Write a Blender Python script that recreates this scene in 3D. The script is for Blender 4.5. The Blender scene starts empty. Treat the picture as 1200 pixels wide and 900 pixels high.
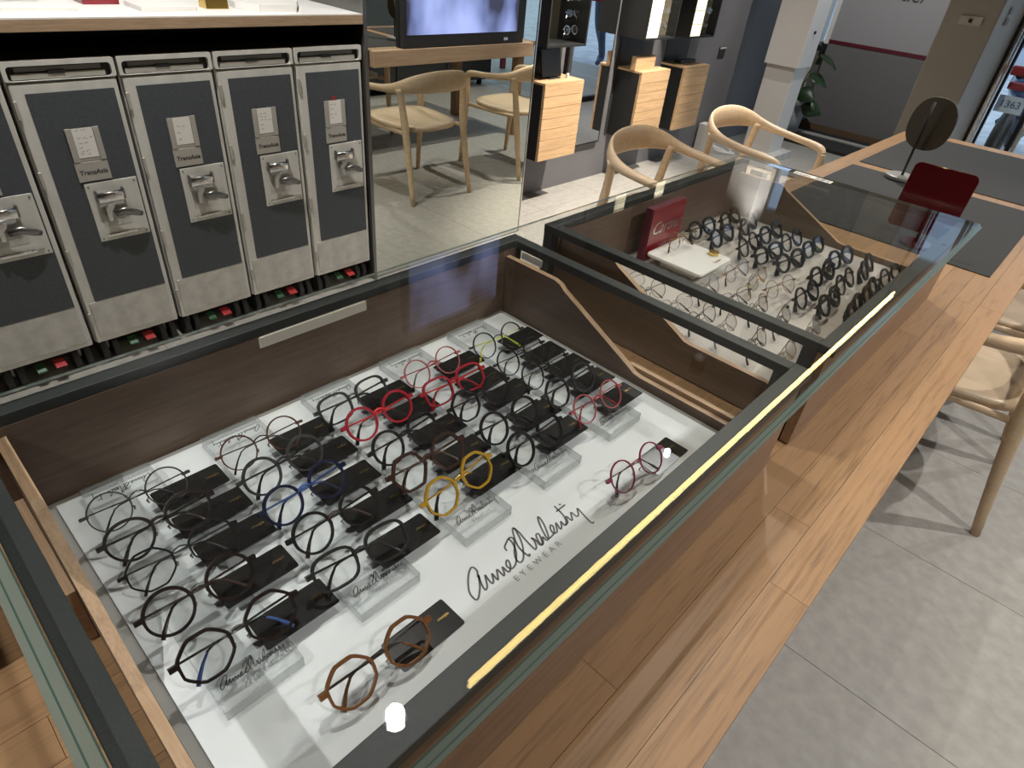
import bpy, bmesh, math, random
from mathutils import Vector, Matrix
random.seed(7)
PI = math.pi
scene = bpy.context.scene
col = scene.collection

# ---------------------------------------------------------------- camera
cam_d = bpy.data.cameras.new('camera'); cam = bpy.data.objects.new('camera', cam_d); col.objects.link(cam)
F_PX = 735.302
cam_d.sensor_width = 36.0; cam_d.lens = 36.0 * F_PX / 1200.0; cam_d.clip_start = 0.02; cam_d.clip_end = 100
RIGHT = Vector((0.71971053, 0.6886668, 0.08806132)); DOWN = Vector((0.45807438, -0.37570805, -0.80561239)); FWD = Vector((-0.52171316, 0.62014635, -0.58586166))
m = Matrix.Identity(4)
for i in range(3):
    m[i][0] = RIGHT[i]; m[i][1] = -DOWN[i]; m[i][2] = -FWD[i]
m[2][3] = 1.464
cam.matrix_world = m
scene.camera = cam

# ---------------------------------------------------------------- world, exposure
world = bpy.data.worlds.new('world'); scene.world = world; world.use_nodes = True
world.node_tree.nodes['Background'].inputs[0].default_value = (0.62, 0.80, 1.0, 1)
world.node_tree.nodes['Background'].inputs[1].default_value = 1.1
vs = scene.view_settings
vs.view_transform = 'Standard'; vs.look = 'None'; vs.gamma = 1.0; vs.use_curve_mapping = False
vs.exposure = 0.64
scene.cycles.transparent_max_bounces = 32
scene.cycles.max_bounces = 10
scene.cycles.caustics_reflective = False
scene.cycles.caustics_refractive = False

# ceiling spots: x, y, aim x, aim y, watts, cone degrees
# (last value: lamp radius)
SPOTS = [(-0.93, 0.66, -0.55, 0.30, 36, 70, .034), (-1.04, 2.655, -0.6, 1.6, 42, 70, .014), (-1.45, 3.75, -2.55, 3.55, 420, 58, .020), (-1.42, 4.47, -0.60, 4.05, 150, 70, .016),
         (-1.93, 0.68, -2.4, 0.80, 125, 100, .012), (-1.70, 2.0, -1.95, 2.65, 62, 80, .012), (-2.0, 4.4, -2.5, 4.5, 60, 80, .012), (1.00, 1.70, 0.5, 1.5, 62, 80, .02), (0.95, 3.0, 0.45, 2.5, 80, 80, .02),
         (0.9, 0.3, 0.35, 0.8, 34, 80, .02), (-0.62, 1.9, -0.5, 1.2, 16, 75, .010), (-1.75, 5.4, -2.05, 6.4, 75, 90, .012), (0.9, 4.6, 0.6, 4.2, 40, 90, .02), (-0.55, -1.4, -0.75, -0.40, 100, 40, .02)]  # last spot is added, unseen, to brighten the near end of the table

# ---------------------------------------------------------------- materials
MATS = {}
def _new(name):
    mt = bpy.data.materials.new(name); mt.use_nodes = True
    nt = mt.node_tree; b = nt.nodes['Principled BSDF']
    MATS[name] = mt
    return mt, nt, b
def rgb(c): return (c[0], c[1], c[2], 1)
def mat(name, c, rough=0.5, metal=0.0, spec=0.5, coat=0.0, noise=0.0, nscale=40.0, bump=0.0, emit=None, estr=0.0, stretch=(1, 1, 1)):
    mt, nt, b = _new(name)
    b.inputs['Base Color'].default_value = rgb(c); b.inputs['Roughness'].default_value = rough
    b.inputs['Metallic'].default_value = metal; b.inputs['Specular IOR Level'].default_value = spec; b.inputs['Coat Weight'].default_value = coat
    if emit:
        b.inputs['Emission Color'].default_value = rgb(emit); b.inputs['Emission Strength'].default_value = estr
    if noise or bump:
        tc = nt.nodes.new('ShaderNodeTexCoord'); mp = nt.nodes.new('ShaderNodeMapping'); mp.inputs['Scale'].default_value = stretch
        nz = nt.nodes.new('ShaderNodeTexNoise'); nz.inputs['Scale'].default_value = nscale; nz.inputs['Detail'].default_value = 6
        nt.links.new(tc.outputs['Object'], mp.inputs['Vector']); nt.links.new(mp.outputs['Vector'], nz.inputs['Vector'])
        if noise:
            mx = nt.nodes.new('ShaderNodeMix'); mx.data_type = 'RGBA'
            mx.inputs[6].default_value = rgb([x * (1 - noise) for x in c]); mx.inputs[7].default_value = rgb([min(1, x * (1 + noise)) for x in c])
            mr = nt.nodes.new('ShaderNodeMapRange'); mr.inputs[1].default_value = 0.3; mr.inputs[2].default_value = 0.7
            nt.links.new(nz.outputs['Fac'], mr.inputs[0]); nt.links.new(mr.outputs[0], mx.inputs[0]); nt.links.new(mx.outputs[2], b.inputs['Base Color'])
        if bump:
            bp = nt.nodes.new('ShaderNodeBump'); bp.inputs['Strength'].default_value = bump; bp.inputs['Distance'].default_value = 0.002
            nt.links.new(nz.outputs['Fac'], bp.inputs['Height']); nt.links.new(bp.outputs['Normal'], b.inputs['Normal'])
    return mt
def wood(name, light, dark, grain='Y', scale=1.0, rough=0.45, vary=0.25, coat=0.0, fig=0.6):
    mt, nt, b = _new(name); L = nt.links
    tc = nt.nodes.new('ShaderNodeTexCoord'); oi = nt.nodes.new('ShaderNodeObjectInfo')
    mp = nt.nodes.new('ShaderNodeMapping')
    s = {'X': (1.3, 26, 26), 'Y': (26, 1.3, 26), 'Z': (26, 26, 1.3)}[grain]
    mp.inputs['Scale'].default_value = [x * scale for x in s]
    ml = nt.nodes.new('ShaderNodeMath'); ml.operation = 'MULTIPLY'; ml.inputs[1].default_value = 37.0
    cb = nt.nodes.new('ShaderNodeCombineXYZ')
    L.new(oi.outputs['Random'], ml.inputs[0])
    for k in range(3): L.new(ml.outputs[0], cb.inputs[k])
    L.new(tc.outputs['Object'], mp.inputs['Vector']); L.new(cb.outputs[0], mp.inputs['Location'])
    n1 = nt.nodes.new('ShaderNodeTexNoise'); n1.inputs['Scale'].default_value = 2.2; n1.inputs['Detail'].default_value = 8; n1.inputs['Roughness'].default_value = 0.65; n1.inputs['Distortion'].default_value = 0.7
    L.new(mp.outputs[0], n1.inputs['Vector'])
    wv = nt.nodes.new('ShaderNodeTexNoise'); wv.inputs['Scale'].default_value = 9.0; wv.inputs['Detail'].default_value = 3
    L.new(mp.outputs[0], wv.inputs['Vector'])
    ad = nt.nodes.new('ShaderNodeMath'); ad.operation = 'MULTIPLY_ADD'; ad.inputs[1].default_value = fig
    L.new(wv.outputs['Fac'], ad.inputs[0]); L.new(n1.outputs['Fac'], ad.inputs[2])
    rp = nt.nodes.new('ShaderNodeValToRGB'); rp.color_ramp.elements[0].position = 0.45; rp.color_ramp.elements[0].color = rgb(dark)
    rp.color_ramp.elements[1].position = 0.95; rp.color_ramp.elements[1].color = rgb(light)
    L.new(ad.outputs[0], rp.inputs['Fac'])
    hv = nt.nodes.new('ShaderNodeHueSaturation')
    vm = nt.nodes.new('ShaderNodeMath'); vm.operation = 'MULTIPLY_ADD'; vm.inputs[1].default_value = vary; vm.inputs[2].default_value = 1 - vary / 2
    L.new(oi.outputs['Random'], vm.inputs[0]); L.new(vm.outputs[0], hv.inputs['Value']); L.new(rp.outputs[0], hv.inputs['Color'])
    L.new(hv.outputs[0], b.inputs['Base Color'])
    b.inputs['Roughness'].default_value = rough; b.inputs['Coat Weight'].default_value = coat; b.inputs['Coat Roughness'].default_value = 0.15
    bp = nt.nodes.new('ShaderNodeBump'); bp.inputs['Strength'].default_value = 0.12; bp.inputs['Distance'].default_value = 0.001
    L.new(ad.outputs[0], bp.inputs['Height']); L.new(bp.outputs[0], b.inputs['Normal'])
    return mt
def glassy(name, tint=(0.95, 0.97, 0.96), ior=1.45, rough=0.0, gl=1.0):
    mt, nt, b = _new(name); nt.nodes.remove(b); L = nt.links
    out = nt.nodes['Material Output']
    tr = nt.nodes.new('ShaderNodeBsdfTransparent'); tr.inputs[0].default_value = rgb(tint)
    gs = nt.nodes.new('ShaderNodeBsdfGlossy'); gs.inputs['Roughness'].default_value = rough; gs.inputs['Color'].default_value = (gl, gl, gl, 1)
    fr = nt.nodes.new('ShaderNodeFresnel'); fr.inputs[0].default_value = ior
    mx = nt.nodes.new('ShaderNodeMixShader')
    ge = nt.nodes.new('ShaderNodeNewGeometry'); sw = nt.nodes.new('ShaderNodeMix'); sw.data_type = 'FLOAT'   # the same reflectance on both sides of a face
    sw.inputs[2].default_value = ior; sw.inputs[3].default_value = 1 / ior
    L.new(ge.outputs['Backfacing'], sw.inputs[0]); L.new(sw.outputs[0], fr.inputs[0])
    L.new(fr.outputs[0], mx.inputs[0]); L.new(tr.outputs[0], mx.inputs[1]); L.new(gs.outputs[0], mx.inputs[2]); L.new(mx.outputs[0], out.inputs['Surface'])
    return mt
def semi(name, c, trans=0.4, rough=0.1):
    mt, nt, b = _new(name); L = nt.links; out = nt.nodes['Material Output']
    b.inputs['Base Color'].default_value = rgb(c); b.inputs['Roughness'].default_value = rough
    tr = nt.nodes.new('ShaderNodeBsdfTransparent'); tr.inputs[0].default_value = rgb([min(1, x * 1.5 + 0.2) for x in c])
    mx = nt.nodes.new('ShaderNodeMixShader'); mx.inputs[0].default_value = trans
    L.new(b.outputs[0], mx.inputs[1]); L.new(tr.outputs[0], mx.inputs[2]); L.new(mx.outputs[0], out.inputs['Surface'])
    return mt

M_table = wood('table_oak', (0.335, 0.195, 0.095), (0.120, 0.068, 0.035), 'Y', 1.0, 0.40, 0.26, 0.0, 0.9)
M_front = wood('case_wood', (0.30, 0.185, 0.11), (0.15, 0.085, 0.05), 'Y', 1.6, 0.4, 0.1)
M_walnut = wood('dark_walnut', (0.165, 0.108, 0.076), (0.085, 0.054, 0.038), 'Y', 2.4, 0.45, 0.06)
M_walnutx = wood('dark_walnut_side', (0.165, 0.108, 0.076), (0.085, 0.054, 0.038), 'X', 2.4, 0.45, 0.06)
M_taupe = wood('taupe_veneer', (0.22, 0.165, 0.115), (0.15, 0.108, 0.075), 'X', 2.4, 0.5, 0.06)
M_ply = wood('ply_edge', (0.47, 0.31, 0.19), (0.30, 0.18, 0.10), 'X', 2.0, 0.5, 0.1)
M_oak = wood('drawer_oak', (0.66, 0.44, 0.24), (0.43, 0.25, 0.12), 'Y', 1.2, 0.45, 0.18)
M_chair = wood('chair_ash', (0.70, 0.53, 0.345), (0.53, 0.375, 0.23), 'X', 1.1, 0.42, 0.1)
M_chair_d = wood('seat_ash', (0.66, 0.51, 0.34), (0.46, 0.33, 0.205), 'X', 0.7, 0.42, 0.1, 0, 1.0)
M_oakledge = wood('ledge_oak', (0.34, 0.235, 0.14), (0.22, 0.14, 0.08), 'Y', 1.6, 0.5, 0.05)
M_plyedge = wood('counter_ply', (0.47, 0.33, 0.21), (0.27, 0.17, 0.10), 'Y', 2.5, 0.5, 0.05)
M_tile = mat('grey_stone_tile', (0.355, 0.335, 0.30), 0.6, noise=0.11, nscale=26, bump=0.6)
M_grout = mat('grout', (0.20, 0.19, 0.18), 0.9)
M_wallgrey = mat('grey_wall', (0.15, 0.145, 0.15), 0.6, noise=0.06, nscale=3)
M_wallbeige = mat('beige_wall', (0.39, 0.375, 0.345), 0.7)
M_wallwhite = mat('white_paint', (0.66, 0.63, 0.59), 0.6)
M_ceil = mat('ceiling_paint', (0.30, 0.29, 0.28), 0.8)
M_black = mat('black_metal', (0.030, 0.032, 0.032), 0.42, noise=0.15, nscale=300, bump=0.05)
M_frame = mat('anthracite_metal', (0.034, 0.037, 0.036), 0.45, spec=0.3, noise=0.12, nscale=300)
M_blackmatte = mat('black_laminate', (0.010, 0.010, 0.010), 0.6)
M_paper = mat('white_board', (0.66, 0.68, 0.69), 0.6)
M_paper2 = mat('cream_board', (0.47, 0.43, 0.39), 0.7)
M_white = mat('white_plastic', (0.80, 0.78, 0.74), 0.4)
M_handle = mat('cream_handle', (0.70, 0.65, 0.57), 0.5)
M_traybase = mat('grey_tray', (0.34, 0.33, 0.31), 0.6)
M_alu = mat('cart_aluminium', (0.66, 0.65, 0.60), 0.42, 0.12, noise=0.10, nscale=14, stretch=(1, 1, 0.3))
M_alud = mat('cart_aluminium_dull', (0.55, 0.54, 0.50), 0.5, 0.12, noise=0.14, nscale=22)
M_chrome = mat('brushed_chrome', (0.70, 0.70, 0.68), 0.22, 1.0)
M_steel = mat('dark_steel', (0.22, 0.22, 0.21), 0.35, 0.9)
M_cartpanel = mat('cart_grey_panel', (0.062, 0.072, 0.080), 0.55, noise=0.15, nscale=120, bump=0.1)
M_plate = mat('cart_plate', (0.47, 0.45, 0.405), 0.5, 0.3)
M_print = mat('dark_print', (0.055, 0.052, 0.055), 0.6)
M_logo = mat('logo_print_grey', (0.085, 0.080, 0.085), 0.6)
M_printg = mat('grey_print', (0.30, 0.30, 0.30), 0.6)
M_gold = mat('gold_foil', (0.80, 0.55, 0.16), 0.25, 1.0)
M_red = mat('red_lacquer', (0.065, 0.003, 0.006), 0.10, coat=0.6)
M_redcard = mat('red_card', (0.24, 0.012, 0.02), 0.25, coat=0.3)
M_pedr = mat('red_pedal', (0.36, 0.025, 0.025), 0.4)
M_pedg = mat('green_pedal', (0.02, 0.085, 0.03), 0.4)
M_rubber = mat('rubber', (0.035, 0.035, 0.033), 0.6)
M_mat = mat('grey_desk_mat', (0.036, 0.0355, 0.034), 0.8, spec=0.25, noise=0.1, nscale=200)
M_card = mat('black_card', (0.010, 0.0095, 0.009), 0.25, spec=0.35)
M_bronze = mat('bronze_disc', (0.13, 0.115, 0.085), 0.35, 0.7)
M_stone = mat('grey_stone_base', (0.26, 0.255, 0.24), 0.4)
M_leaf = mat('green_leaf', (0.016, 0.042, 0.013), 0.4)
M_stem = mat('stem', (0.10, 0.10, 0.04), 0.6)
M_terra = mat('pot_grey', (0.25, 0.25, 0.25), 0.6)
M_mirror = mat('mirror_silver', (0.70, 0.72, 0.66), 0.0, 1.0)
M_mirror2 = mat('mirror_silver_clear', (0.80, 0.82, 0.84), 0.0, 1.0)
M_bdrop = mat('backdrop_grey', (0.17, 0.165, 0.165), 0.7)
M_bdropl = mat('backdrop_light', (0.34, 0.335, 0.345), 0.7)
M_maroon = mat('maroon_stripe', (0.11, 0.008, 0.02), 0.5)
M_redrail = mat('red_rail', (0.30, 0.02, 0.03), 0.5)
M_asphalt = mat('street', (0.45, 0.47, 0.50), 0.8, noise=0.2, nscale=6)
M_jeans = mat('blue_jeans', (0.10, 0.15, 0.24), 0.8, noise=0.25, nscale=12)
M_skin = mat('skin', (0.55, 0.36, 0.27), 0.5)
M_hair = mat('dark_hair', (0.02, 0.017, 0.015), 0.6)
M_shirt = mat('grey_shirt', (0.3, 0.32, 0.35), 0.8)
M_scoot = mat('scooter_paint', (0.08, 0.16, 0.30), 0.25, coat=0.5)
M_scoot2 = mat('scooter_white', (0.62, 0.70, 0.78), 0.25, coat=0.5)
M_platew = mat('licence_plate', (0.72, 0.80, 0.88), 0.5)
M_cable = mat('white_cable', (0.75, 0.74, 0.72), 0.5)
M_lit = mat('lit_stone_panel', (0.92, 0.84, 0.62), 0.6, noise=0.12, nscale=20, emit=(1.0, 0.88, 0.60), estr=0.85)
M_bronzein = mat('showcase_inner', (0.16, 0.135, 0.09), 0.5)
M_blue = mat('reflection_blue', (0.30, 0.45, 0.70), 0.4)
M_glass = glassy('clear_glass', (0.975, 0.985, 0.98), 1.34)
M_acryl = glassy('clear_acrylic', (0.985, 0.99, 0.99), 1.42)
M_lens = glassy('lens_clear', (0.985, 0.985, 0.985), 1.42)
M_gedge = semi('glass_green_edge', (0.185, 0.230, 0.200), 0.32, 0.10)
M_gline = semi('glass_green_line', (0.05, 0.09, 0.075), 0.15, 0.10)
M_aedge = semi('acrylic_edge', (0.45, 0.46, 0.46), 0.55, 0.08)
M_lamp = mat('lamp_glow', (1, 1, 1), 0.5, emit=(1.0, 0.94, 0.84), estr=60)
M_led = mat('linear_led', (1, 1, 1), 0.5, emit=(1.0, 0.72, 0.24), estr=24)
def tvmat():
    mt, nt, b = _new('tv_picture'); L = nt.links
    tc = nt.nodes.new('ShaderNodeTexCoord'); mp = nt.nodes.new('ShaderNodeMapping'); mp.inputs['Scale'].default_value = (1, 1.6, 0.9); mp.inputs['Rotation'].default_value = (0.5, 0, 0); mp.inputs['Location'].default_value = (0, 3.6, 1.2)
    nz = nt.nodes.new('ShaderNodeTexNoise'); nz.inputs['Scale'].default_value = 2.2; nz.inputs['Detail'].default_value = 3
    L.new(tc.outputs['Object'], mp.inputs[0]); L.new(mp.outputs[0], nz.inputs['Vector'])
    rp = nt.nodes.new('ShaderNodeValToRGB'); e = rp.color_ramp.elements
    e[0].position = 0.40; e[0].color = (0.03, 0.03, 0.06, 1); e[1].position = 0.64; e[1].color = (0.42, 0.50, 0.92, 1)
    n = rp.color_ramp.elements.new(0.47); n.color = (0.16, 0.20, 0.42, 1)
    L.new(nz.outputs['Fac'], rp.inputs[0]); L.new(rp.outputs[0], b.inputs['Emission Color']); b.inputs['Emission Strength'].default_value = 0.72
    b.inputs['Base Color'].default_value = (0.01, 0.01, 0.01, 1); b.inputs['Roughness'].default_value = 0.15
    return mt
M_tv = tvmat()
ACET = {}
def acet(key, c, rough=0.18, metal=0.0):
    if key not in ACET: ACET[key] = mat('frame_' + key, c, rough, metal)
    return ACET[key]
for k, c, r, me in (('black', (0.012, 0.012, 0.012), 0.2, 0), ('grey', (0.022, 0.022, 0.022), 0.25, 0), ('darkbrown', (0.017, 0.011, 0.010), 0.2, 0), ('tortoise', (0.075, 0.027, 0.013), 0.15, 0),
                   ('navy', (0.008, 0.010, 0.034), 0.2, 0), ('blue', (0.05, 0.11, 0.33), 0.2, 0), ('red', (0.33, 0.012, 0.025), 0.18, 0), ('brightred', (0.75, 0.03, 0.04), 0.2, 0), ('pink', (0.38, 0.09, 0.10), 0.2, 0), ('yellow', (0.62, 0.36, 0.03), 0.22, 0.4),
                   ('lime', (0.62, 0.70, 0.04), 0.3, 0), ('gunmetal', (0.14, 0.14, 0.14), 0.25, 0.9), ('amber', (0.17, 0.070, 0.026), 0.15, 0), ('purple', (0.22, 0.02, 0.07), 0.2, 0),
                   ('goldmetal', (0.72, 0.50, 0.20), 0.22, 1), ('silver', (0.62, 0.60, 0.56), 0.22, 1), ('rosegold', (0.62, 0.40, 0.28), 0.22, 1), ('brown', (0.040, 0.018, 0.013), 0.2, 0)):
    acet(k, c, r, me)

# ---------------------------------------------------------------- mesh helpers
class MB:
    def __init__(s): s.v = []; s.f = []; s.mi = []; s.sm = []
    def add(s, vs, fs, mi=0, smooth=False):
        o = len(s.v); s.v += [tuple(v) for v in vs]
        for f in fs: s.f.append([i + o for i in f]); s.mi.append(mi); s.sm.append(smooth)
        return s
    def box(s, x0, x1, y0, y1, z0, z1, mi=0):
        return s.add([(x0, y0, z0), (x1, y0, z0), (x1, y1, z0), (x0, y1, z0), (x0, y0, z1), (x1, y0, z1), (x1, y1, z1), (x0, y1, z1)],
                     [(0, 3, 2, 1), (4, 5, 6, 7), (0, 1, 5, 4), (1, 2, 6, 5), (2, 3, 7, 6), (3, 0, 4, 7)], mi)
    def slab(s, x0, x1, y0, y1, z0, z1, top=0, side=1):   # box with another material on its edge faces
        n = len(s.mi); s.box(x0, x1, y0, y1, z0, z1); s.mi[n:n + 6] = [top, top, side, side, side, side]; return s
    def prism(s, poly, a0, a1, axis='Y', mi=0, smooth=False, sidemi=None):
        def P(u, v, a): return {'Y': (u, a, v), 'X': (a, u, v), 'Z': (u, v, a)}[axis]
        n = len(poly); vs = [P(u, v, a0) for u, v in poly] + [P(u, v, a1) for u, v in poly]
        s.add(vs, [list(range(n))[::-1], [i + n for i in range(n)]], mi)
        s.add(vs, [(i, (i + 1) % n, (i + 1) % n + n, i + n) for i in range(n)], mi if sidemi is None else sidemi, smooth); return s
    def tube(s, pts, rad, n=8, mi=0, closed=False, ell=None, up=None):
        pts = [Vector(p) for p in pts]; N = len(pts); vs = []; ref = Vector(up) if up else None
        for i, p in enumerate(pts):
            a = pts[(i - 1) % N] if (closed or i > 0) else p; c = pts[(i + 1) % N] if (closed or i < N - 1) else p
            t = (c - a).normalized()
            if ref is None: ref = Vector((0, 0, 1)) if abs(t.z) < 0.9 else Vector((1, 0, 0))
            b = t.cross(ref); b = b.normalized() if b.length > 1e-6 else t.orthogonal().normalized()
            nn = b.cross(t).normalized()
            if not up: ref = nn
            r = rad[i] if isinstance(rad, list) else rad
            ra, rb = (r if isinstance(r, tuple) else (r, r))
            for k in range(n):
                w = 2 * PI * k / n; vs.append(p + b * (ra * math.cos(w)) + nn * (rb * math.sin(w)))
        fs = []
        for i in range(N if closed else N - 1):
            j = (i + 1) % N
            for k in range(n): fs.append((i * n + k, i * n + (k + 1) % n, j * n + (k + 1) % n, j * n + k))
        s.add(vs, fs, mi, True)
        if not closed:
            s.add(vs[:n], [list(range(n))[::-1]], mi); s.add(vs[-n:], [list(range(n))], mi)
        return s
    def cyl(s, c, r, h, axis='Z', n=24, mi=0):
        ax = {'X': Vector((1, 0, 0)), 'Y': Vector((0, 1, 0)), 'Z': Vector((0, 0, 1))}[axis]; c = Vector(c)
        return s.tube([c - ax * (h / 2), c + ax * (h / 2)], r, n, mi)
    def mesh(s, name):
        me = bpy.data.meshes.new(name); me.from_pydata(s.v, [], s.f)
        for p, i, sm in zip(me.polygons, s.mi, s.sm): p.material_index = i; p.use_smooth = sm
        me.validate(); me.update()
        bm = bmesh.new(); bm.from_mesh(me); bmesh.ops.remove_doubles(bm, verts=bm.verts, dist=1e-6); bmesh.ops.recalc_face_normals(bm, faces=bm.faces); bm.to_mesh(me); bm.free()
        return me
    def build(s, name, mt, parent=None, bevel=0.0, seg=2, loc=None):
        me = s.mesh(name)
        return link(name, me, mt, parent, bevel, seg, loc)
def link(name, me, mt, parent=None, bevel=0.0, seg=2, loc=None):
    if mt is not None:
        if len(me.materials): me.materials.clear()
        for q in (mt if isinstance(mt, (list, tuple)) else [mt]): me.materials.append(q)
    o = bpy.data.objects.new(name, me); col.objects.link(o)
    if parent: o.parent = parent
    if loc: o.location = loc
    if bevel:
        b = o.modifiers.new('bevel', 'BEVEL'); b.width = bevel; b.segments = seg; b.limit_method = 'ANGLE'; b.angle_limit = math.radians(40)
    return o
def place(name, me, parent=None, loc=None):
    o = bpy.data.objects.new(name, me); col.objects.link(o)
    if parent: o.parent = parent
    if loc: o.location = loc
    return o
def tag(o, label, cat, group=None):
    o['label'] = label; o['category'] = cat
    if group: o['group'] = group
    return o
def thing(name, label, cat, loc=(0, 0, 0), rz=0.0, group=None):
    o = bpy.data.objects.new(name, None); o.empty_display_size = 0.1; col.objects.link(o); o.location = loc; o.rotation_euler = (0, 0, rz)
    return tag(o, label, cat, group)
def struct(o, label=None, cat=None):
    o['kind'] = 'structure'
    if label: o['label'] = label
    if cat: o['category'] = cat
    return o
def dup(root, loc, rz=0.0, label=None, group=None):
    def cp(o, p):
        c = o.copy(); col.objects.link(c); c.parent = p
        for ch in list(o.children): cp(ch, c)
        return c
    r = cp(root, None); r.location = loc; r.rotation_euler = (0, 0, rz)
    if label: r['label'] = label
    if group: r['group'] = group
    return r
def rrect(w, h, r, n=4, cx=0, cy=0):
    pts = []
    for (sx, sy, a0) in ((1, 1, 0), (-1, 1, 90), (-1, -1, 180), (1, -1, 270)):
        for k in range(n + 1):
            a = math.radians(a0 + 90 * k / n); pts.append((cx + sx * (w / 2 - r) + r * math.cos(a), cy + sy * (h / 2 - r) + r * math.sin(a)))
    return pts
def text_mesh(s, size, spacing=1.0, shear=0.0, extrude=0.0002, bold=0.0):
    cu = bpy.data.curves.new('lettering', 'FONT'); cu.body = s; cu.size = size; cu.space_character = spacing; cu.shear = shear
    cu.align_x = 'CENTER'; cu.align_y = 'CENTER'; cu.extrude = extrude; cu.resolution_u = 3; cu.offset = bold
    o = bpy.data.objects.new('lettering_tmp', cu); col.objects.link(o)
    dg = bpy.context.evaluated_depsgraph_get()
    me = bpy.data.meshes.new_from_object(o.evaluated_get(dg)); bpy.data.objects.remove(o); bpy.data.curves.remove(cu)
    me.name = 'lettering'
    return me
def catmull(p, n=5):
    out = []
    for i in range(len(p) - 1):
        p0 = p[max(i - 1, 0)]; p1 = p[i]; p2 = p[i + 1]; p3 = p[min(i + 2, len(p) - 1)]
        for k in range(n):
            t = k / n
            out.append(tuple(0.5 * (2 * b + (c - a) * t + (2 * a - 5 * b + 4 * c - d) * t * t + (3 * b - a - 3 * c + d) * t ** 3) for a, b, c, d in zip(p0, p1, p2, p3)))
    out.append(tuple(p[-1])); return out
def ribbons(strokes, w, th=0.0003, smooth=4):
    mb = MB()
    for st in strokes:
        pts = catmull(st, smooth) if len(st) > 2 and smooth else st
        vs = []
        for i, p in enumerate(pts):
            a = pts[max(i - 1, 0)]; c = pts[min(i + 1, len(pts) - 1)]
            dx, dy = c[0] - a[0], c[1] - a[1]; l = math.hypot(dx, dy) or 1
            nx, ny = -dy / l * w / 2, dx / l * w / 2
            vs += [(p[0] + nx, p[1] + ny, th), (p[0] - nx, p[1] - ny, th)]
        mb.add(vs, [(2 * i, 2 * i + 1, 2 * i + 3, 2 * i + 2) for i in range(len(pts) - 1)])
    return mb

# ---------------------------------------------------------------- room shell
H_CEIL = 2.9
XW = -2.775
fl = MB().box(-2.9, 2.5, -2.6, 7.65, -0.30, -0.004).build('floor', M_grout); struct(fl, 'grey stone tile floor with fine joints', 'floor')
tile_me = MB().box(0.0009, 1.2191, 0.0009, 0.6091, -0.004, 0.0).mesh('tile'); tile_me.materials.append(M_tile)
r = 0
y = 1.267 - 0.61 * 7
while y < 7.65:
    x = -0.07 - 1.22 * 3
    while x < 2.5:
        o = place('tile', tile_me, fl, (x, y, 0))
        x += 1.22
    y += 0.61; r += 1
struct(MB().box(XW - 0.1, XW, -2.6, 7.6, 0, H_CEIL).build('wall_left', M_wallgrey), 'dark grey painted wall behind the carts and drawer units', 'wall')
struct(MB().box(2.4, 2.5, -2.6, 5.66, 0, H_CEIL).build('wall_right', M_wallbeige), 'beige wall opposite the carts', 'wall')
struct(MB().box(XW, 2.5, -2.7, -2.6, 0, H_CEIL).build('wall_near', M_wallbeige), 'beige wall at the near end of the shop', 'wall')
struct(MB().box(-2.9, 2.5, -2.7, 7.65, H_CEIL, H_CEIL + 0.1).build('ceiling', M_ceil), 'grey ceiling with spotlights', 'ceiling')
# beige pillar between backdrop and glass door
wp = MB().box(-1.19, -0.89, 5.3, 5.5, 0, H_CEIL).build('wall_pillar', M_wallbeige, bevel=0.006); struct(wp, 'beige pillar wall beside the sliding glass door', 'wall')
# lintel and glazing of the door
dr = MB().box(-0.815, -0.797, 5.60, 5.66, 0, H_CEIL).build('door_1', M_blackmatte); struct(dr, 'black framed sliding glass door to the street', 'door')
MB().prism([(-0.8895, 5.301), (-0.815, 5.60), (-0.815, 5.66), (-0.8895, 5.66)], 0, H_CEIL, 'Z').build('door_jamb', M_wallwhite, dr)
MB().box(-0.797, 2.4, 5.60, 5.66, 2.35, H_CEIL).build('lintel', M_wallbeige, dr)
for xx, ww, mm in ((-0.795, 0.013, M_chrome), (-0.776, 0.012, M_chrome), (-0.757, 0.016, M_blackmatte), (-0.555, 0.026, M_blackmatte), (-0.520, 0.02, M_chrome), (0.4, 0.05, M_blackmatte), (1.4, 0.05, M_blackmatte)):
    MB().box(xx, xx + ww, 5.61, 5.65, 0, 2.35, ).build('door_stile', mm, dr)
MB().box(-0.797, 2.4, 5.628, 5.634, 0.02, 2.35).build('door_pane', M_glass, dr)
# pillar fittings
o = MB().box(-1.095, -0.965, 5.288, 5.3, 1.222, 1.272).build('wall_socket', M_alud, bevel=0.003); tag(o, 'metal socket plate on the beige pillar', 'socket')
MB().box(-1.040, -1.020, 5.284, 5.290, 1.236, 1.258).build('key_hole', M_blackmatte, o)
t = thing('door_switch', 'chrome paired push switch on the side of the beige pillar', 'switch', (-0.866, 5.42, 1.29))
for dz in (-0.028, 0.028):
    MB().box(0, 0.012, -0.03, 0.03, dz - 0.022, dz + 0.022).build('button', M_chrome, t, bevel=0.004)
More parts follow.
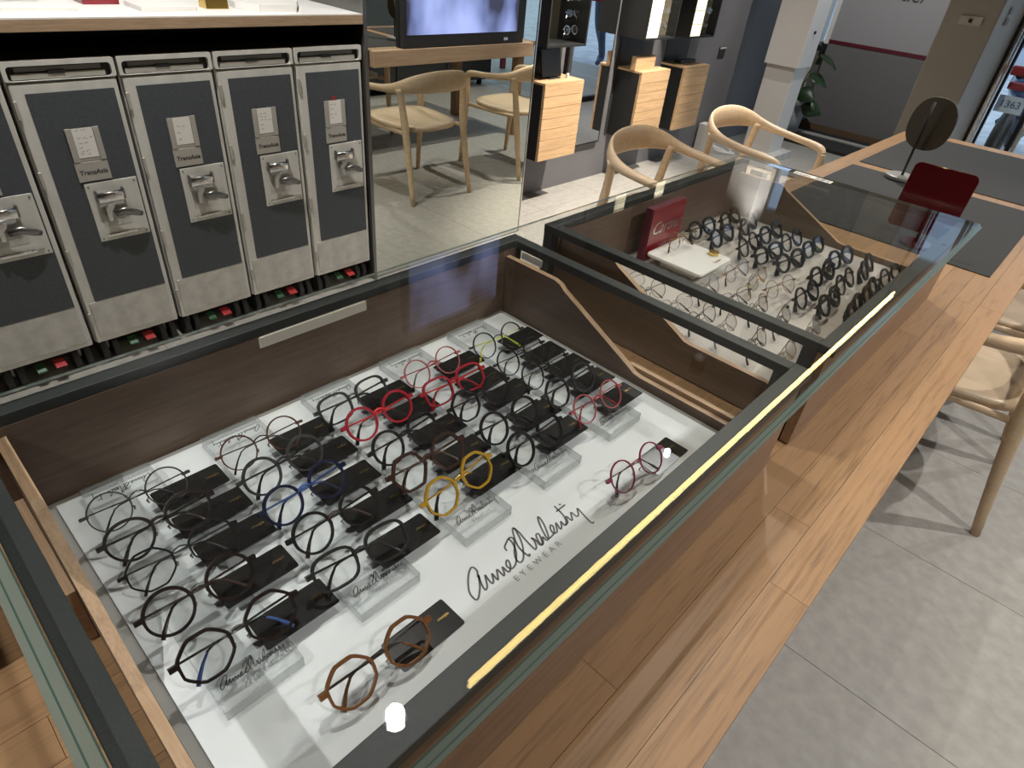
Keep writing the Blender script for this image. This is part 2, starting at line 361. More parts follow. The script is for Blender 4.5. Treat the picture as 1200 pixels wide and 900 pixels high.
# window strip beyond the backdrop
w1 = MB().box(-2.775, -2.70, 7.50, 7.6, 0, H_CEIL).build('window_1', M_wallwhite); struct(w1, 'narrow white framed shop window beside the backdrop board', 'window')
MB().box(-2.70, -2.56, 7.5, 7.6, 0.0, 0.80).build('window_apron', M_wallgrey, w1)
MB().box(-2.70, -2.56, 7.55, 7.556, 0.80, H_CEIL).build('window_pane', M_glass, w1)
struct(MB().box(-2.56, -1.04, 7.5, 7.6, 0, H_CEIL).build('wall_far', M_wallgrey), 'grey end wall behind the backdrop board', 'wall')
w2 = MB().box(-1.07, -1.02, 7.46, 7.50, 0, 2.4).build('window_2', M_blackmatte); struct(w2, 'side shop window between the pillar and the end wall', 'window')
MB().box(-1.07, -1.02, 5.5, 5.53, 0, 2.4).build('window_frame', M_blackmatte, w2)
MB().box(-1.07, -1.02, 5.53, 7.46, 0, 0.05).build('window_frame', M_blackmatte, w2)
MB().box(-1.07, -1.02, 5.5, 7.5, 2.4, H_CEIL).build('lintel', M_wallbeige, w2)
MB().box(-1.048, -1.042, 5.53, 7.46, 0.05, 2.4).build('window_pane', M_glass, w2)
# white column
t = thing('square_column', 'white square column standing by the dark grey wall', 'column', (0, 0, 0))
MB().box(-2.44, -2.19, 5.75, 6.0, 0, 0.74).build('lower_shaft', M_wallwhite, t, bevel=0.004)
MB().box(-2.46, -2.17, 5.73, 6.02, 0.74, H_CEIL).build('upper_shaft', M_wallwhite, t, bevel=0.004)
MB().box(-2.46, -2.11, 5.66, 6.06, 0, 0.06).build('plinth', M_alud, t, bevel=0.004)
MB().cyl((-2.165, 5.85, 1.0), 0.012, 0.012, 'X').build('bracket', M_blackmatte, t)

# platform step in front of the backdrop
MB_st = MB().box(-2.72, -1.19, 6.62, 7.5, 0.0, 0.03).build('trim_1', M_mat); struct(MB_st, 'low dark grey platform below the backdrop board', 'platform')
MB().box(-2.72, -1.19, 7.02, 7.08, 0.03, 0.045).build('nosing', M_alud, MB_st)
# backdrop board
t = thing('backdrop_board', 'grey display backdrop board with maroon stripe in the shop window', 'board', (-2.08, 7.3, 0.03))
MB().box(-0.46, 0.455, 0, 0.03, 0.06, 0.79).build('lower_panel', M_bdrop, t)
MB().box(-0.46, 0.455, -0.006, 0.03, 0.0, 0.06).build('kick_board', wood('kick_brown', (0.16, 0.10, 0.06), (0.10, 0.06, 0.03), 'X'), t)
MB().box(-0.46, 0.455, -0.006, 0.03, 0.79, 0.822).build('stripe', M_maroon, t)
MB().box(-0.46, 0.455, 0, 0.03, 0.822, 2.2).build('upper_panel', M_bdropl, t)
MB().box(0.455, 0.475, -0.01, 0.03, 0.78, 2.2).build('edge_strip', M_white, t)  # white strip painted for the light in the gap at this edge
MB().box(-0.50, -0.46, -0.01, 0.03, 0.78, 2.2).build('edge_strip', M_white, t)
lo = link('lettering', text_mesh('Cartier', 0.155, 1.0, 0.35, 0.001), M_print, t); lo.rotation_euler = (PI / 2, 0, 0); lo.location = (0.03, -0.003, 1.258)

# ---------------------------------------------------------------- street outside
gd = MB().box(-12, 12, 7.66, 24, -0.12, -0.02).build('street_ground', M_asphalt); struct(gd, 'pale grey street paving outside', 'street')
gd2 = MB().box(-1.015, 2.5, 5.67, 7.66, -0.12, -0.001).build('street_ground', M_asphalt); struct(gd2, 'pale paving outside the glass door', 'street')
t = thing('facade_building', 'pale building facade across the street', 'building', (0, 20, -0.02))
MB().box(-12, 12, 0, 0.5, 0, 7).build('wall', mat('facade_paint', (0.42, 0.47, 0.55), 0.8), t)
MB().box(-12, 12, -0.1, 0, 2.6, 3.2).build('sign_band', mat('sign_band', (0.55, 0.46, 0.15), 0.6), t)
for i in range(6):
    w_ = MB().box(-11 + i * 4, -8.4 + i * 4, -0.03, 0, 0.3, 2.4).build('window', mat('facade_window', (0.06, 0.10, 0.16), 0.2) if i == 0 else MATS['facade_window'], t)
rb = MB().box(-0.84, 1.5, 6.4, 6.46, 0.90, 0.965).build('street_railing', M_redrail, bevel=0.01); tag(rb, 'dark red rail bar outside the glass door', 'railing')
for px in (0.3, 1.4): MB().box(px, px + 0.05, 6.4, 6.46, -0.001, 0.90).build('post', M_redrail, rb)
# parked scooter seen from behind
def scooter(x, y, label, body):
    t = thing('parked_scooter', label, 'scooter', (x, y, -0.02))
    MB().tube([(0.245 * 0 + 0.0, 0.22 * math.cos(a), 0.25 + 0.22 * math.sin(a)) for a in [2 * PI * k / 20 for k in range(20)]], (0.055, 0.05), 8, 0, True).build('rear_wheel', M_rubber, t)
    MB().tube([(0.0, 1.2 + 0.20 * math.cos(a), 0.23 + 0.20 * math.sin(a)) for a in [2 * PI * k / 20 for k in range(20)]], (0.05, 0.045), 8, 0, True).build('front_wheel', M_rubber, t)
    MB().tube([(0, -0.25, 0.72), (0, 0.0, 0.74), (0, 0.35, 0.66), (0, 0.6, 0.42)], [(0.06, 0.05), (0.13, 0.14), (0.15, 0.16), (0.14, 0.08)], 12).build('tail_body', body, t)
    MB().tube([(0, 0.5, 0.32), (0, 0.95, 0.32), (0, 1.08, 0.6), (0, 1.0, 0.95)], [(0.15, 0.06), (0.15, 0.06), (0.18, 0.06), (0.12, 0.05)], 12).build('leg_shield', body, t)
    MB().tube([(0, -0.2, 0.80), (0, 0.15, 0.83), (0, 0.5, 0.78)], [(0.08, 0.03), (0.13, 0.045), (0.11, 0.035)], 12).build('seat', M_rubber, t)
    MB().tube([(-0.3, 0.95, 1.02), (0, 0.98, 1.0), (0.3, 0.95, 1.02)], 0.016, 8).build('handlebar', M_steel, t)
    p = MB().box(-0.11, 0.11, -0.30, -0.294, 0.51, 0.65).build('licence_plate', M_platew, t)
    l = link('lettering', text_mesh('1363', 0.085, 1.0, 0, 0.001), M_scoot, p); l.rotation_euler = (PI / 2, 0, 0); l.location = (0, -0.302, 0.58)
    MB().box(-0.09, 0.09, -0.30, -0.22, 0.70, 0.76).build('tail_lamp', M_redrail, t, bevel=0.01)
    MB().tube([(0.14, 0.3, 0.3), (0.16, -0.1, 0.34), (0.16, -0.25, 0.36)], [0.03, 0.045, 0.045], 10).build('exhaust', M_steel, t)
    return t
scooter(-0.885, 7.95, 'dark blue scooter with a pale number plate parked outside the glass door', M_scoot)
scooter(-0.22, 8.1, 'pale blue scooter parked outside next to the dark blue one', M_scoot2)

# ---------------------------------------------------------------- ceiling lamps
for i, (x, y, ax, ay, wt, cone, lr) in enumerate(SPOTS):
    t = thing('ceiling_spotlight', 'small black cylindrical spotlight fixed to the grey ceiling', 'spotlight', (x, y, H_CEIL), 0, 'spotlights on the ceiling')
    hs = MB(); vs = []
    for (r_, z_) in ((0.0, 0.0), (0.05, 0.0), (0.05, -0.12), (0.044, -0.12), (0.040, -0.05), (0.0, -0.05)):
        vs += [(r_ * math.cos(2 * PI * k / 20), r_ * math.sin(2 * PI * k / 20), z_) for k in range(20)]
    hs.add(vs, [(q * 20 + k, q * 20 + (k + 1) % 20, (q + 1) * 20 + (k + 1) % 20, (q + 1) * 20 + k) for q in range(5) for k in range(20)]).build('housing', M_blackmatte, t)
    MB().cyl((0, 0, -0.052), lr, 0.003).build('lamp_face', M_lamp, t)
    ld = bpy.data.lights.new('spot_beam', 'SPOT'); ld.energy = wt; ld.spot_size = math.radians(cone); ld.spot_blend = 0.6; ld.shadow_soft_size = lr; ld.color = (1.0, 0.92, 0.82) if i == 2 else (1.0, 0.975, 0.945)
    lo = bpy.data.objects.new('spot_beam', ld); col.objects.link(lo); lo.parent = t; lo.location = (0, 0, -0.14)
    lo.rotation_euler = Vector((ax - x, ay - y, -(H_CEIL - 0.14 - 0.8))).to_track_quat('-Z', 'Y').to_euler()
t = thing('linear_pendant', 'slim linear pendant lamp hung above the long oak table', 'lamp', (-0.507, 2.13, 1.86))
MB().box(-0.012, 0.012, -1.57, 1.57, 0.0, 0.035).build('housing', M_blackmatte, t)
MB().box(-0.0048, 0.0048, -1.565, 1.565, -0.003, 0.0).build('led_strip', M_led, t)
for yy in (-1.3, 1.3): MB().cyl((0, yy, (H_CEIL - 1.86) / 2 + 0.015), 0.0015, H_CEIL - 1.86 - 0.03).build('cable', M_blackmatte, t)

# ---------------------------------------------------------------- long oak table
ZT = 0.735
tb = thing('oak_table', 'long oak plank table carrying the two glass display cases', 'table', (0, 0, 0))
rows = 15; x_r = -0.016; wrow = 0.0593
for i in range(rows):
    x1 = x_r - i * wrow; x0 = x1 - wrow
    cuts = [-1.3]; yy = [0.71 - 1.45, -0.4, -0.95, -0.1, -0.7][i % 5] + (0 if i < 5 else 0.13 * i % 0.5)
    if i == 0: cuts += [-0.74, 0.712, 2.05, 3.3]
    else:
        while yy < 4.0:
            if yy > -1.1: cuts.append(yy)
            yy += random.uniform(1.1, 1.6)
    cuts.append(4.36)
    for a, b in zip(cuts[:-1], cuts[1:]):
        MB().box(x0 + 0.0003, x1 - 0.0003, a + 0.0003, b - 0.0003, 0.708, ZT).build('plank', M_table, tb)
MB().box(-0.9, -0.021, -1.295, 4.355, 0.668, 0.7075).build('core_board', M_table, tb)
for lx in (-0.86, -0.12):
    for ly in (-1.2, 1.5, 4.22):
        MB().box(lx, lx + 0.07, ly, ly + 0.07, 0, 0.668).build('leg', M_table, tb, bevel=0.004)

# ---------------------------------------------------------------- display cases
PROF = [(-0.797, 0.738), (-0.797, 0.922), (-0.668, 0.922), (-0.652, 0.918), (-0.640, 0.909), (-0.468, 0.824), (-0.455, 0.817), (-0.440, 0.815), (-0.206, 0.815), (-0.206, 0.738)]
ZF = 0.950
def display_case(y0, y1, label, slot, far_open, inner, innerx):
    t = thing('display_case', label, 'display case', (0, 0, ZT), 0)
    def P(mb, name, mt, bevel=0.0):
        mb.v = [(a, b, c - ZT) for a, b, c in mb.v]; return mb.build(name, mt, t, bevel)
    xb, xf, bw = -0.823, -0.180, 0.024
    P(MB().box(xb, xb + bw, y0, y1, 0.934, ZF), 'frame_bar', M_frame, 0.0012)
    P(MB().box(xf - 0.029, xf, y0, y1, 0.934, ZF), 'frame_bar', M_frame, 0.0012)
    P(MB().box(xb + bw, xf - 0.029, y0, y0 + bw, 0.934, ZF), 'frame_bar', M_frame, 0.0012)
    if not far_open: P(MB().box(xb + bw, xf - 0.029, y1 - bw, y1, 0.934, ZF), 'frame_bar', M_frame, 0.0012)
    for cx in (xb, xf - 0.052):
        for cy in (y0, y1 - bw):
            P(MB().box(cx + 0.001, cx + bw - 0.001, cy + 0.001, cy + bw - 0.001, ZT + 0.001, 0.934), 'corner_post', M_black)
    s0, s1 = slot
    bp = MB().box(-0.815, -0.798, y0 + bw, y1 - bw, 0.738, 0.917).box(-0.815, -0.798, y0 + bw, s0, 0.917, 0.934).box(-0.815, -0.798, s1, y1 - bw, 0.917, 0.934)
    P(bp, 'back_panel', inner)
    P(MB().box(-0.8155, -0.7965, s0 - 0.002, s1 + 0.002, 0.9150, 0.9335), 'pull_handle', M_walnut if far_open else M_handle, 0.001)
    P(MB().box(-0.205, -0.188, y0 + 0.001, y1 - 0.001, 0.738, 0.934), 'front_board', M_front, 0.001)
    for a in (y0 + 0.035, y1 - 0.050):
        e = P(MB().prism(PROF, a, a + 0.012, 'Y', 0, False, 1), 'end_panel', [innerx, M_ply])
    if not far_open:
        P(MB().box(-0.475, -0.206, y1 - 0.036, y1 - 0.0265, 0.800, 0.823), 'side_rail', M_ply)
        P(MB().box(-0.797, -0.610, y0 + 0.0245, y0 + 0.034, 0.738, 0.825), 'side_rail', M_ply)
    P(MB().box(-0.797, -0.206, y0 + 0.048, y1 - 0.051, 0.738, 0.797), 'tray_floor', M_traybase)
    P(MB().box(-0.777, -0.722, y1 - bw - 0.002, y1 - bw, 0.919, 0.9335), 'label_plate', M_white)
    if far_open:
        P(MB().slab(-0.797, -0.206, y1 - 0.016, y1 - 0.010, 0.80, ZF, 0, 0), 'end_pane', M_glass)
        P(MB().cyl((-0.19, y1 - 0.22, 0.943), 0.006, 0.014), 'standoff', M_chrome)
    return t
C1 = display_case(-0.022, 0.935, 'walnut lined display case with the white printed tray', (0.35, 0.54), False, M_walnut, M_walnutx)
C2 = display_case(1.029, 1.968, 'walnut lined display case holding the red sign box and dark eyeglasses', (1.385, 1.56), True, M_walnut, M_taupe)
gm = MB(); gx0, gx1, gy0, gy1 = -0.842, -0.155, -0.04, 1.972
def ring(ins_, z): return [(gx0 + ins_[0], gy0 + ins_[2], z), (gx1 - ins_[1], gy0 + ins_[2], z), (gx1 - ins_[1], gy1 - ins_[3], z), (gx0 + ins_[0], gy1 - ins_[3], z)]
R_ = [ring((0, 0, 0, 0), 0.9505), ring((0, 0, 0, 0), 0.9520), ring((.008, .003, .006, .003), 0.9556), ring((.010, .004, .0075, .004), 0.9562), ring((.022, .008, .016, .008), 0.9615), ring((.0235, .0092, .0175, .0095), 0.9625)]
gm.add([v for q in R_ for v in q], [(k * 4 + i, k * 4 + (i + 1) % 4, (k + 1) * 4 + (i + 1) % 4, (k + 1) * 4 + i) for k in range(5) for i in range(4)] + [(3, 2, 1, 0), (20, 21, 22, 23)])
for k in range(5):
    for i in range(4): gm.mi[k * 4 + i] = (2, 1, 2, 1, 2)[k]
g = gm.build('glass_top', [M_glass, M_gedge, M_gline]); tag(g, 'long clear glass sheet with green edges lying over both display cases', 'glass top')
st = MB().box(-0.645, -0.535, 1.922, 1.950, 0.9627, 0.9630).build('barcode_sticker', M_white); tag(st, 'white barcode sticker on the far edge of the glass sheet', 'sticker')
bars = MB()
xx = -0.64
while xx < -0.54:
    w_ = random.choice((0.001, 0.002, 0.003))
    if not (-0.60 < xx < -0.585): bars.box(xx, xx + w_, 1.926, 1.940 if xx < -0.6 else 1.947, 0.9630, 0.9632)
    xx += w_ + random.choice((0.0015, 0.003))
bars.build('printed_bars', M_print, st)
st = MB().box(-0.725, -0.66, 1.922, 1.950, 0.9627, 0.9630).build('blue_reflection', M_blue); tag(st, 'pale blue painted reflection beside the barcode sticker', 'sticker')  # pale blue patch painted as a reflection on the glass

# white printed board in the first case, beige board in the second
pb = MB().box(-0.786, -0.215, 0.038, 0.872, 0.7972, 0.800).build('display_board', M_paper); tag(pb, 'white display board printed with a handwritten brand logo', 'board')
pb2 = MB().box(-0.786, -0.215, 1.082, 1.912, 0.7972, 0.800).build('display_board', M_paper2); tag(pb2, 'beige display board under the dark and thin metal eyeglasses', 'board')
LOGO = [[(-81, 9), (-75, 17), (-76, 25), (-84, 22), (-95, 12), (-104, 0), (-106, -10), (-104, -14), (-98, -11), (-88, -2), (-78, 11), (-82, 4), (-86, -5), (-87, -11), (-82, -9), (-75, 1), (-72, 5), (-74, -4), (-74, -10), (-70, -8), (-64, 1), (-65, -6), (-65, -11), (-62, -8), (-55, 1), (-55, -6), (-55, -12), (-51, -8), (-47, -1), (-47, -8), (-46, -12), (-41, -10), (-36, -4), (-34, 2), (-38, 1), (-42, -5), (-40, -11), (-32, -10), (-25, -5), (-16, 4), (-9, 17), (-8, 26)],
        [(-24, 13), (-22, 19), (-15, 23), (-7, 26), (-3, 24), (-4, 19), (-11, 11), (-19, 4), (-25, -5), (-25, -11), (-21, -12), (-13, -7), (0, 8), (8, 24), (11, 34), (6, 31), (-5, 14), (-9, 1), (-9, -8), (-8, -13), (-5, -10)],
        [(11, 34), (11, 24), (8, 9), (6, -4), (6, -11), (11, -8), (16, 1), (16, 6), (18, 0), (16, -9), (19, -12), (24, -6), (29, 4), (25, 5), (21, -1), (18, -10), (22, -11), (29, -3), (29, -11), (35, -9), (46, 8), (51, 20), (51, 25), (44, 16), (36, 1), (32, -10), (39, -11), (47, -9), (54, -1), (53, 3), (48, -1), (45, -9), (50, -11), (54, -8), (62, 1), (58, -11), (64, -8), (69, -2), (68, -11), (75, -7), (81, 4), (84, 23)],
        [(78, 14), (98, 14)], [(91, 20), (94, 19)],
        [(68, -11), (75, -10), (82, -1), (82, -11), (85, -10), (93, -1), (93, -11), (98, -11), (106, -2), (104, -12), (101, -25), (100, -34), (104, -34)]]
def logo(scale, w): return ribbons([[(a * scale, b * scale) for a, b in s] for s in LOGO], w).mesh('logo')
lg = link('logo_print', logo(0.001, 0.0026), M_logo, pb); lg.rotation_euler = (0, 0, PI / 2); lg.location = (-0.3233, 0.4506, 0.800)
ew = link('eyewear_print', text_mesh('EYEWEAR', 0.0125, 1.9), M_printg, pb); ew.rotation_euler = (0, 0, PI / 2); ew.location = (-0.2975, 0.446, 0.8003)

# acrylic strips
PLY = [0.067, 0.227, 0.391, 0.548, 0.711]
logo_s = logo(0.00033, 0.0011); logo_s.materials.append(M_print)
eye_s = text_mesh('EYEWEAR', 0.0045, 1.8); eye_s.materials.append(M_printg)
ORD = ['first', 'second', 'third', 'fourth', 'fifth']
ac_me = MB().slab(0, 0.40, 0, 0.086, 0, 0.016).mesh('acrylic_strip'); ac_me.materials.append(M_acryl); ac_me.materials.append(M_aedge)
for i, py in enumerate(PLY):
    a = place('acrylic_strip', ac_me, None, (-0.777, py, 0.8001)); tag(a, 'clear acrylic strip under five eyeglasses, %s counted from the amber pair' % ORD[i], 'acrylic strip', 'acrylic strips on the white board')
    for (lx, rz) in ((0.372, PI / 2), (0.028, -PI / 2)):
        l = place('logo_print', logo_s, a, (lx, 0.043, 0.0161)); l.rotation_euler = (0, 0, rz)
        l = place('eyewear_print', eye_s, a, (lx + (0.012 if rz > 0 else -0.012), 0.043, 0.0163)); l.rotation_euler = (0, 0, rz)

# ---------------------------------------------------------------- eyeglasses
def outline(shape, w, h, n=36):
    pts = []
    for k in range(n):
        a = 2 * PI * k / n; c, s = math.cos(a), math.sin(a); r = 1.0
        if shape == 'panto': pts.append((w / 2 * c * (1 + 0.10 * s), h / 2 * s * (1.0 if s > 0 else 1.03))); continue
        if shape in ('oct', 'hex'):
            m_ = {'oct': 8, 'hex': 6}[shape]; st = 2 * PI / m_; off = st / 2 if shape == 'oct' else 0
            q = ((a + off) % st) - st / 2; r = 0.25 + 0.75 * (math.cos(PI / m_) / math.cos(q)) * 1.06
        if shape == 'square':
            r = 1 / (abs(c) ** 3.2 + abs(s) ** 3.2) ** (1 / 3.2)
        pts.append((w / 2 * c * r, h / 2 * s * r))
    return pts
GL = {}
def glasses_meshes(shape, w, h, br, rim, dep, brt):
    key = (shape, w, h, br, rim, dep, brt)
    if key in GL: return GL[key]
    o = outline(shape, w, h); n = len(o); d = {}
    cx = (w + br) / 2
    fr = MB()
    for sx in (-1, 1):
        vs = []
        for (x, y) in o:
            l = math.hypot(x, y); k = rim * (1.25 if y > 0 else 1.0)
            xo, yo = x * (1 + k / l), y * (1 + k / l)
            if sx < 0: x, xo = -x, -xo
            vs += [(sx * cx + x, y, -dep / 2), (sx * cx + xo, yo, -dep / 2), (sx * cx + xo, yo, dep / 2), (sx * cx + x, y, dep / 2)]
        fs = []
        for i in range(n):
            j = (i + 1) % n
            for q in range(4): fs.append((4 * i + q, 4 * i + (q + 1) % 4, 4 * j + (q + 1) % 4, 4 * j + q))
        fr.add(vs, fs, 0, False)
        hx = cx + w / 2 + rim
        fr.add(*_bx(sx * (hx - 0.003), sx * (hx + 0.007), 0.003, 0.003 + max(0.004, dep * 1.5), -dep / 2 - 0.003, dep / 2 * 0.8))
    d['front'] = fr.mesh('front_frame')
    bw = br / 2 + 0.001
    d['bridge'] = MB().tube([(-bw, 0.004, 0), (-bw * 0.5, 0.0085, 0.001), (0, 0.010, 0.0012), (bw * 0.5, 0.0085, 0.001), (bw, 0.004, 0)], brt, 6).mesh('bridge')
    d['lens'] = MB().prism([(x * 1.01, y * 1.01) for x, y in o], -0.0006, 0.0006, 'Z').mesh('lens')
    d['pads'] = MB().tube([(-br / 2 + 0.001, -0.004, -0.002), (-br / 2 + 0.003, -0.007, -0.006), (-br / 2 + 0.002, -0.011, -0.006)], [0.0006, 0.0015, 0.0012], 5).tube([(br / 2 - 0.001, -0.004, -0.002), (br / 2 - 0.003, -0.007, -0.006), (br / 2 - 0.002, -0.011, -0.006)], [0.0006, 0.0015, 0.0012], 5).mesh('nose_pads')
    hx = cx + w / 2 + rim + 0.004
    tr = (max(0.0009, dep * 0.36), max(0.0013, dep * 0.72))
    for nm, sx, wd in (('temple_l', -1, -0.0080), ('temple_r', 1, -0.0130)):
        L_ = 2 * hx
        pts = [(sx * hx, 0.0065, -0.003), (sx * (hx - 0.001), 0.006, wd), (sx * (hx - 0.03), 0.005, wd - 0.0005), (sx * (hx - L_ + 0.042), 0.002, wd - 0.0015), (sx * (hx - L_ + 0.034), -0.001, wd - 0.0018)]
        tip = [(sx * (hx - L_ + 0.036), 0.0, wd - 0.0018), (sx * (hx - L_ + 0.027), -0.009, wd - 0.002), (sx * (hx - L_ + 0.019), -0.019, wd - 0.001), (sx * (hx - L_ + 0.0145), -0.026, wd)]
        d[nm] = MB().tube(pts, [tr] * len(pts), 6, 0, False, None, (0, 0, 1)).mesh('temple')
        d[nm + 't'] = MB().tube(tip, [tr, (tr[0] * 1.2, tr[1] * 1.15), (tr[0] * 1.7, tr[1] * 1.9), (tr[0] * 1.7, tr[1] * 1.9)], 6, 0, False, None, (0, 0, 1)).mesh('temple_tip')
    d['cx'] = cx
    GL[key] = d
    return d
def _bx(x0, x1, y0, y1, z0, z1):
    if x0 > x1: x0, x1 = x1, x0
    b = MB().box(x0, x1, y0, y1, z0, z1); return b.v, b.f
MC = {}
def mcopy(me, mt):
    k = (me.name, mt.name)
    if k not in MC:
        c = me.copy(); c.materials.clear(); c.materials.append(mt); MC[k] = c
    return MC[k]
TILT = math.radians(50)
def eyeglasses(x, y, zsurf, style, cols, label, group, yaw=0.0, tilt=None, name='eyeglasses', zoff=0.0):
    shape, w, h, br, rim, dep, brt = style
    d = glasses_meshes(*style)
    cf, cb, ct, cp = [ACET[q] for q in cols]
    t_ = TILT if tilt is None else tilt
    u = Vector((0, 1, 0)); v = Vector((-math.cos(t_), 0, math.sin(t_))); w_ = Vector((math.sin(t_), 0, math.cos(t_)))
    R = Matrix((u, v, w_)).transposed()
    R = Matrix.Rotation(yaw, 3, 'Z') @ R
    zc = max((h / 2 + rim) * math.sin(t_) + dep / 2 * math.cos(t_), 0.0285 * math.sin(t_) + 0.0150 * math.cos(t_)) + 0.0006
    e = thing(name, label, 'eyeglasses', (x, y, zsurf + zc + zoff), 0, group); e.rotation_euler = R.to_euler()
    place('front_frame', mcopy(d['front'], cf), e)
    place('bridge', mcopy(d['bridge'], cb), e)
    place('nose_pads', mcopy(d['pads'], ACET['silver']), e)
    for sx in (-1, 1):
        l = place('lens', mcopy(d['lens'], M_lens), e, (sx * d['cx'], 0, 0))
        if sx < 0 : l.scale = (-1, 1, 1)
    for nm in ('temple_l', 'temple_r'):
        q = place('temple', mcopy(d[nm], ct), e)
        place('temple_tip', mcopy(d[nm + 't'], cp), q)
    return e
#            shape    w      h      bridge rim     depth   bridge thickness
ST = dict(rnd=('round', 0.046, 0.045, 0.020, 0.0030, 0.0040, 0.0020), thin=('round', 0.046, 0.045, 0.021, 0.0016, 0.0024, 0.0011), pan=('panto', 0.048, 0.043, 0.020, 0.0031, 0.0042, 0.0021),
          oct=('oct', 0.049, 0.045, 0.020, 0.0028, 0.0038, 0.0013), hexa=('hex', 0.049, 0.047, 0.019, 0.0036, 0.0046, 0.0024), sq=('square', 0.049, 0.039, 0.019, 0.0030, 0.0040, 0.0020),
          octt=('oct', 0.047, 0.043, 0.021, 0.0020, 0.0030, 0.0011), thick=('panto', 0.049, 0.040, 0.019, 0.0048, 0.0056, 0.0032), thicksq=('square', 0.049, 0.036, 0.018, 0.0046, 0.0056, 0.0032),
          met=('round', 0.047, 0.042, 0.020, 0.0008, 0.0013, 0.0009), metsq=('square', 0.050, 0.034, 0.019, 0.0008, 0.0013, 0.0009))
def ck(a, b=None, c=None, d=None): return (a, b or a, c or a, d or c or a)
GRID = {  # strip, place from the front logo: bridge x, y, yaw degrees, style, colours, words
 'A1': (-0.433, 0.114, 1, 'oct', ck('darkbrown', 'gunmetal', 'black', 'blue'), 'dark octagonal eyeglasses with blue temple tip'), 'A2': (-0.508, 0.107, 0.5, 'rnd', ck('darkbrown', 'gunmetal', 'brown'), 'dark brown round eyeglasses, brown temples'),
 'A3': (-0.574, 0.116, 2, 'octt', ck('black', 'gunmetal', 'grey'), 'thin black angular eyeglasses'), 'A4': (-0.634, 0.116, -1, 'pan', ck('darkbrown', 'darkbrown', 'darkbrown'), 'near-black rounded eyeglasses, thick temples'),
 'A5': (-0.694, 0.114, 0, 'thin', ck('grey', 'gunmetal', 'black'), 'dark grey thin round eyeglasses'),
 'B1': (-0.433, 0.269, 5, 'sq', ck('grey', 'grey', 'black'), 'charcoal soft square eyeglasses'), 'B2': (-0.501, 0.278, -1, 'rnd', ck('black', 'brown', 'black', 'brown'), 'black round eyeglasses, brown bridge'),
 'B3': (-0.567, 0.275, -4, 'rnd', ck('navy', 'blue', 'blue', 'navy'), 'navy round eyeglasses with blue temples'), 'B4': (-0.632, 0.281, -4, 'rnd', ck('grey', 'grey', 'black'), 'dark grey round eyeglasses'),
 'B5': (-0.692, 0.281, 0.6, 'thin', ck('tortoise', 'gunmetal', 'brown', 'darkbrown'), 'brown tortoiseshell thin round eyeglasses'),
 'C1': (-0.445, 0.440, -5, 'oct', ck('yellow', 'goldmetal', 'yellow', 'black'), 'yellow octagonal eyeglasses'), 'C2': (-0.506, 0.436, 0.6, 'hexa', ck('brown', 'brown', 'tortoise', 'brown'), 'brown tortoiseshell hexagonal eyeglasses'),
 'C3': (-0.568, 0.443, -4, 'rnd', ck('black'), 'black round eyeglasses'), 'C4': (-0.635, 0.446, -1, 'rnd', ck('red', 'brightred', 'brightred', 'black'), 'dark red round eyeglasses, bright red temples'),
 'C5': (-0.692, 0.438, -2, 'sq', ck('black', 'gunmetal', 'grey', 'black'), 'slim black soft square eyeglasses'),
 'D1': (-0.437, 0.590, -1, 'rnd', ck('black'), 'black round eyeglasses'), 'D2': (-0.495, 0.593, 2, 'rnd', ck('black'), 'black round eyeglasses'), 'D3': (-0.567, 0.600, -0.5, 'oct', ck('black'), 'black octagonal eyeglasses'),
 'D4': (-0.622, 0.590, 2, 'sq', ck('red', 'red', 'brightred', 'red'), 'red soft square eyeglasses'), 'D5': (-0.684, 0.595, 0, 'thin', ck('pink', 'red', 'red', 'black'), 'pinkish red thin round eyeglasses'),
 'E1': (-0.433, 0.743, 2, 'thin', ck('pink', 'red', 'red', 'red'), 'pinkish red thin round eyeglasses'), 'E2': (-0.494, 0.744, -1, 'oct', ck('grey', 'black', 'black'), 'dark grey angular eyeglasses'),
 'E3': (-0.553, 0.746, 0, 'thin', ck('black'), 'thin black round eyeglasses'), 'E4': (-0.610, 0.743, 0.4, 'thin', ck('black'), 'thin black round eyeglasses'), 'E5': (-0.674, 0.748, 4, 'thin', ck('black', 'gunmetal', 'lime', 'lime'), 'thin black round eyeglasses, lime yellow temples')}
card_me = MB().prism(rrect(0.044, 0.090, 0.003, 3), 0, 0.0006, 'Z').mesh('card'); card_me.materials.append(M_card)
chang = text_mesh("chang's", 0.0058, 1.0, 0.2); chang.materials.append(M_gold)
def info_card(x, y, z, label, rz=0.0):
    c = place('info_card', card_me, None, (x, y, z)); c.rotation_euler = (0, 0, rz); tag(c, label, 'card', 'black gold-lettered cards under the eyeglasses')
    l = place('lettering', chang, c, (-0.002, 0.030, 0.0008)); l.rotation_euler = (0, 0, PI / 2)
for k, (x, y, yaw, s, c, words) in GRID.items():
    si = 'ABCDE'.index(k[0]); n = int(k[1])
    where = '%s from front on %s strip from amber pair' % (ORD[n - 1], ORD[si])
    kk = (1.464 - 0.849) / (1.464 - 0.835)   # bridge height 0.849, positions read at 0.835
    eyeglasses(x * kk, y * kk, 0.8168, ST[s], c, '%s, %s' % (words, where), 'eyeglasses on the acrylic strips', math.radians(-yaw))
    info_card(x + 0.003, y + 0.0605, 0.8163, 'black card under the %s pair from front of %s strip from amber pair' % (ORD[n - 1], ORD[si]))
eyeglasses(-0.309, 0.204, 0.8008, ST['oct'], ck('amber', 'darkbrown', 'darkbrown', 'amber'), 'amber and brown octagonal eyeglasses lying alone on the white board', None, math.radians(-2))
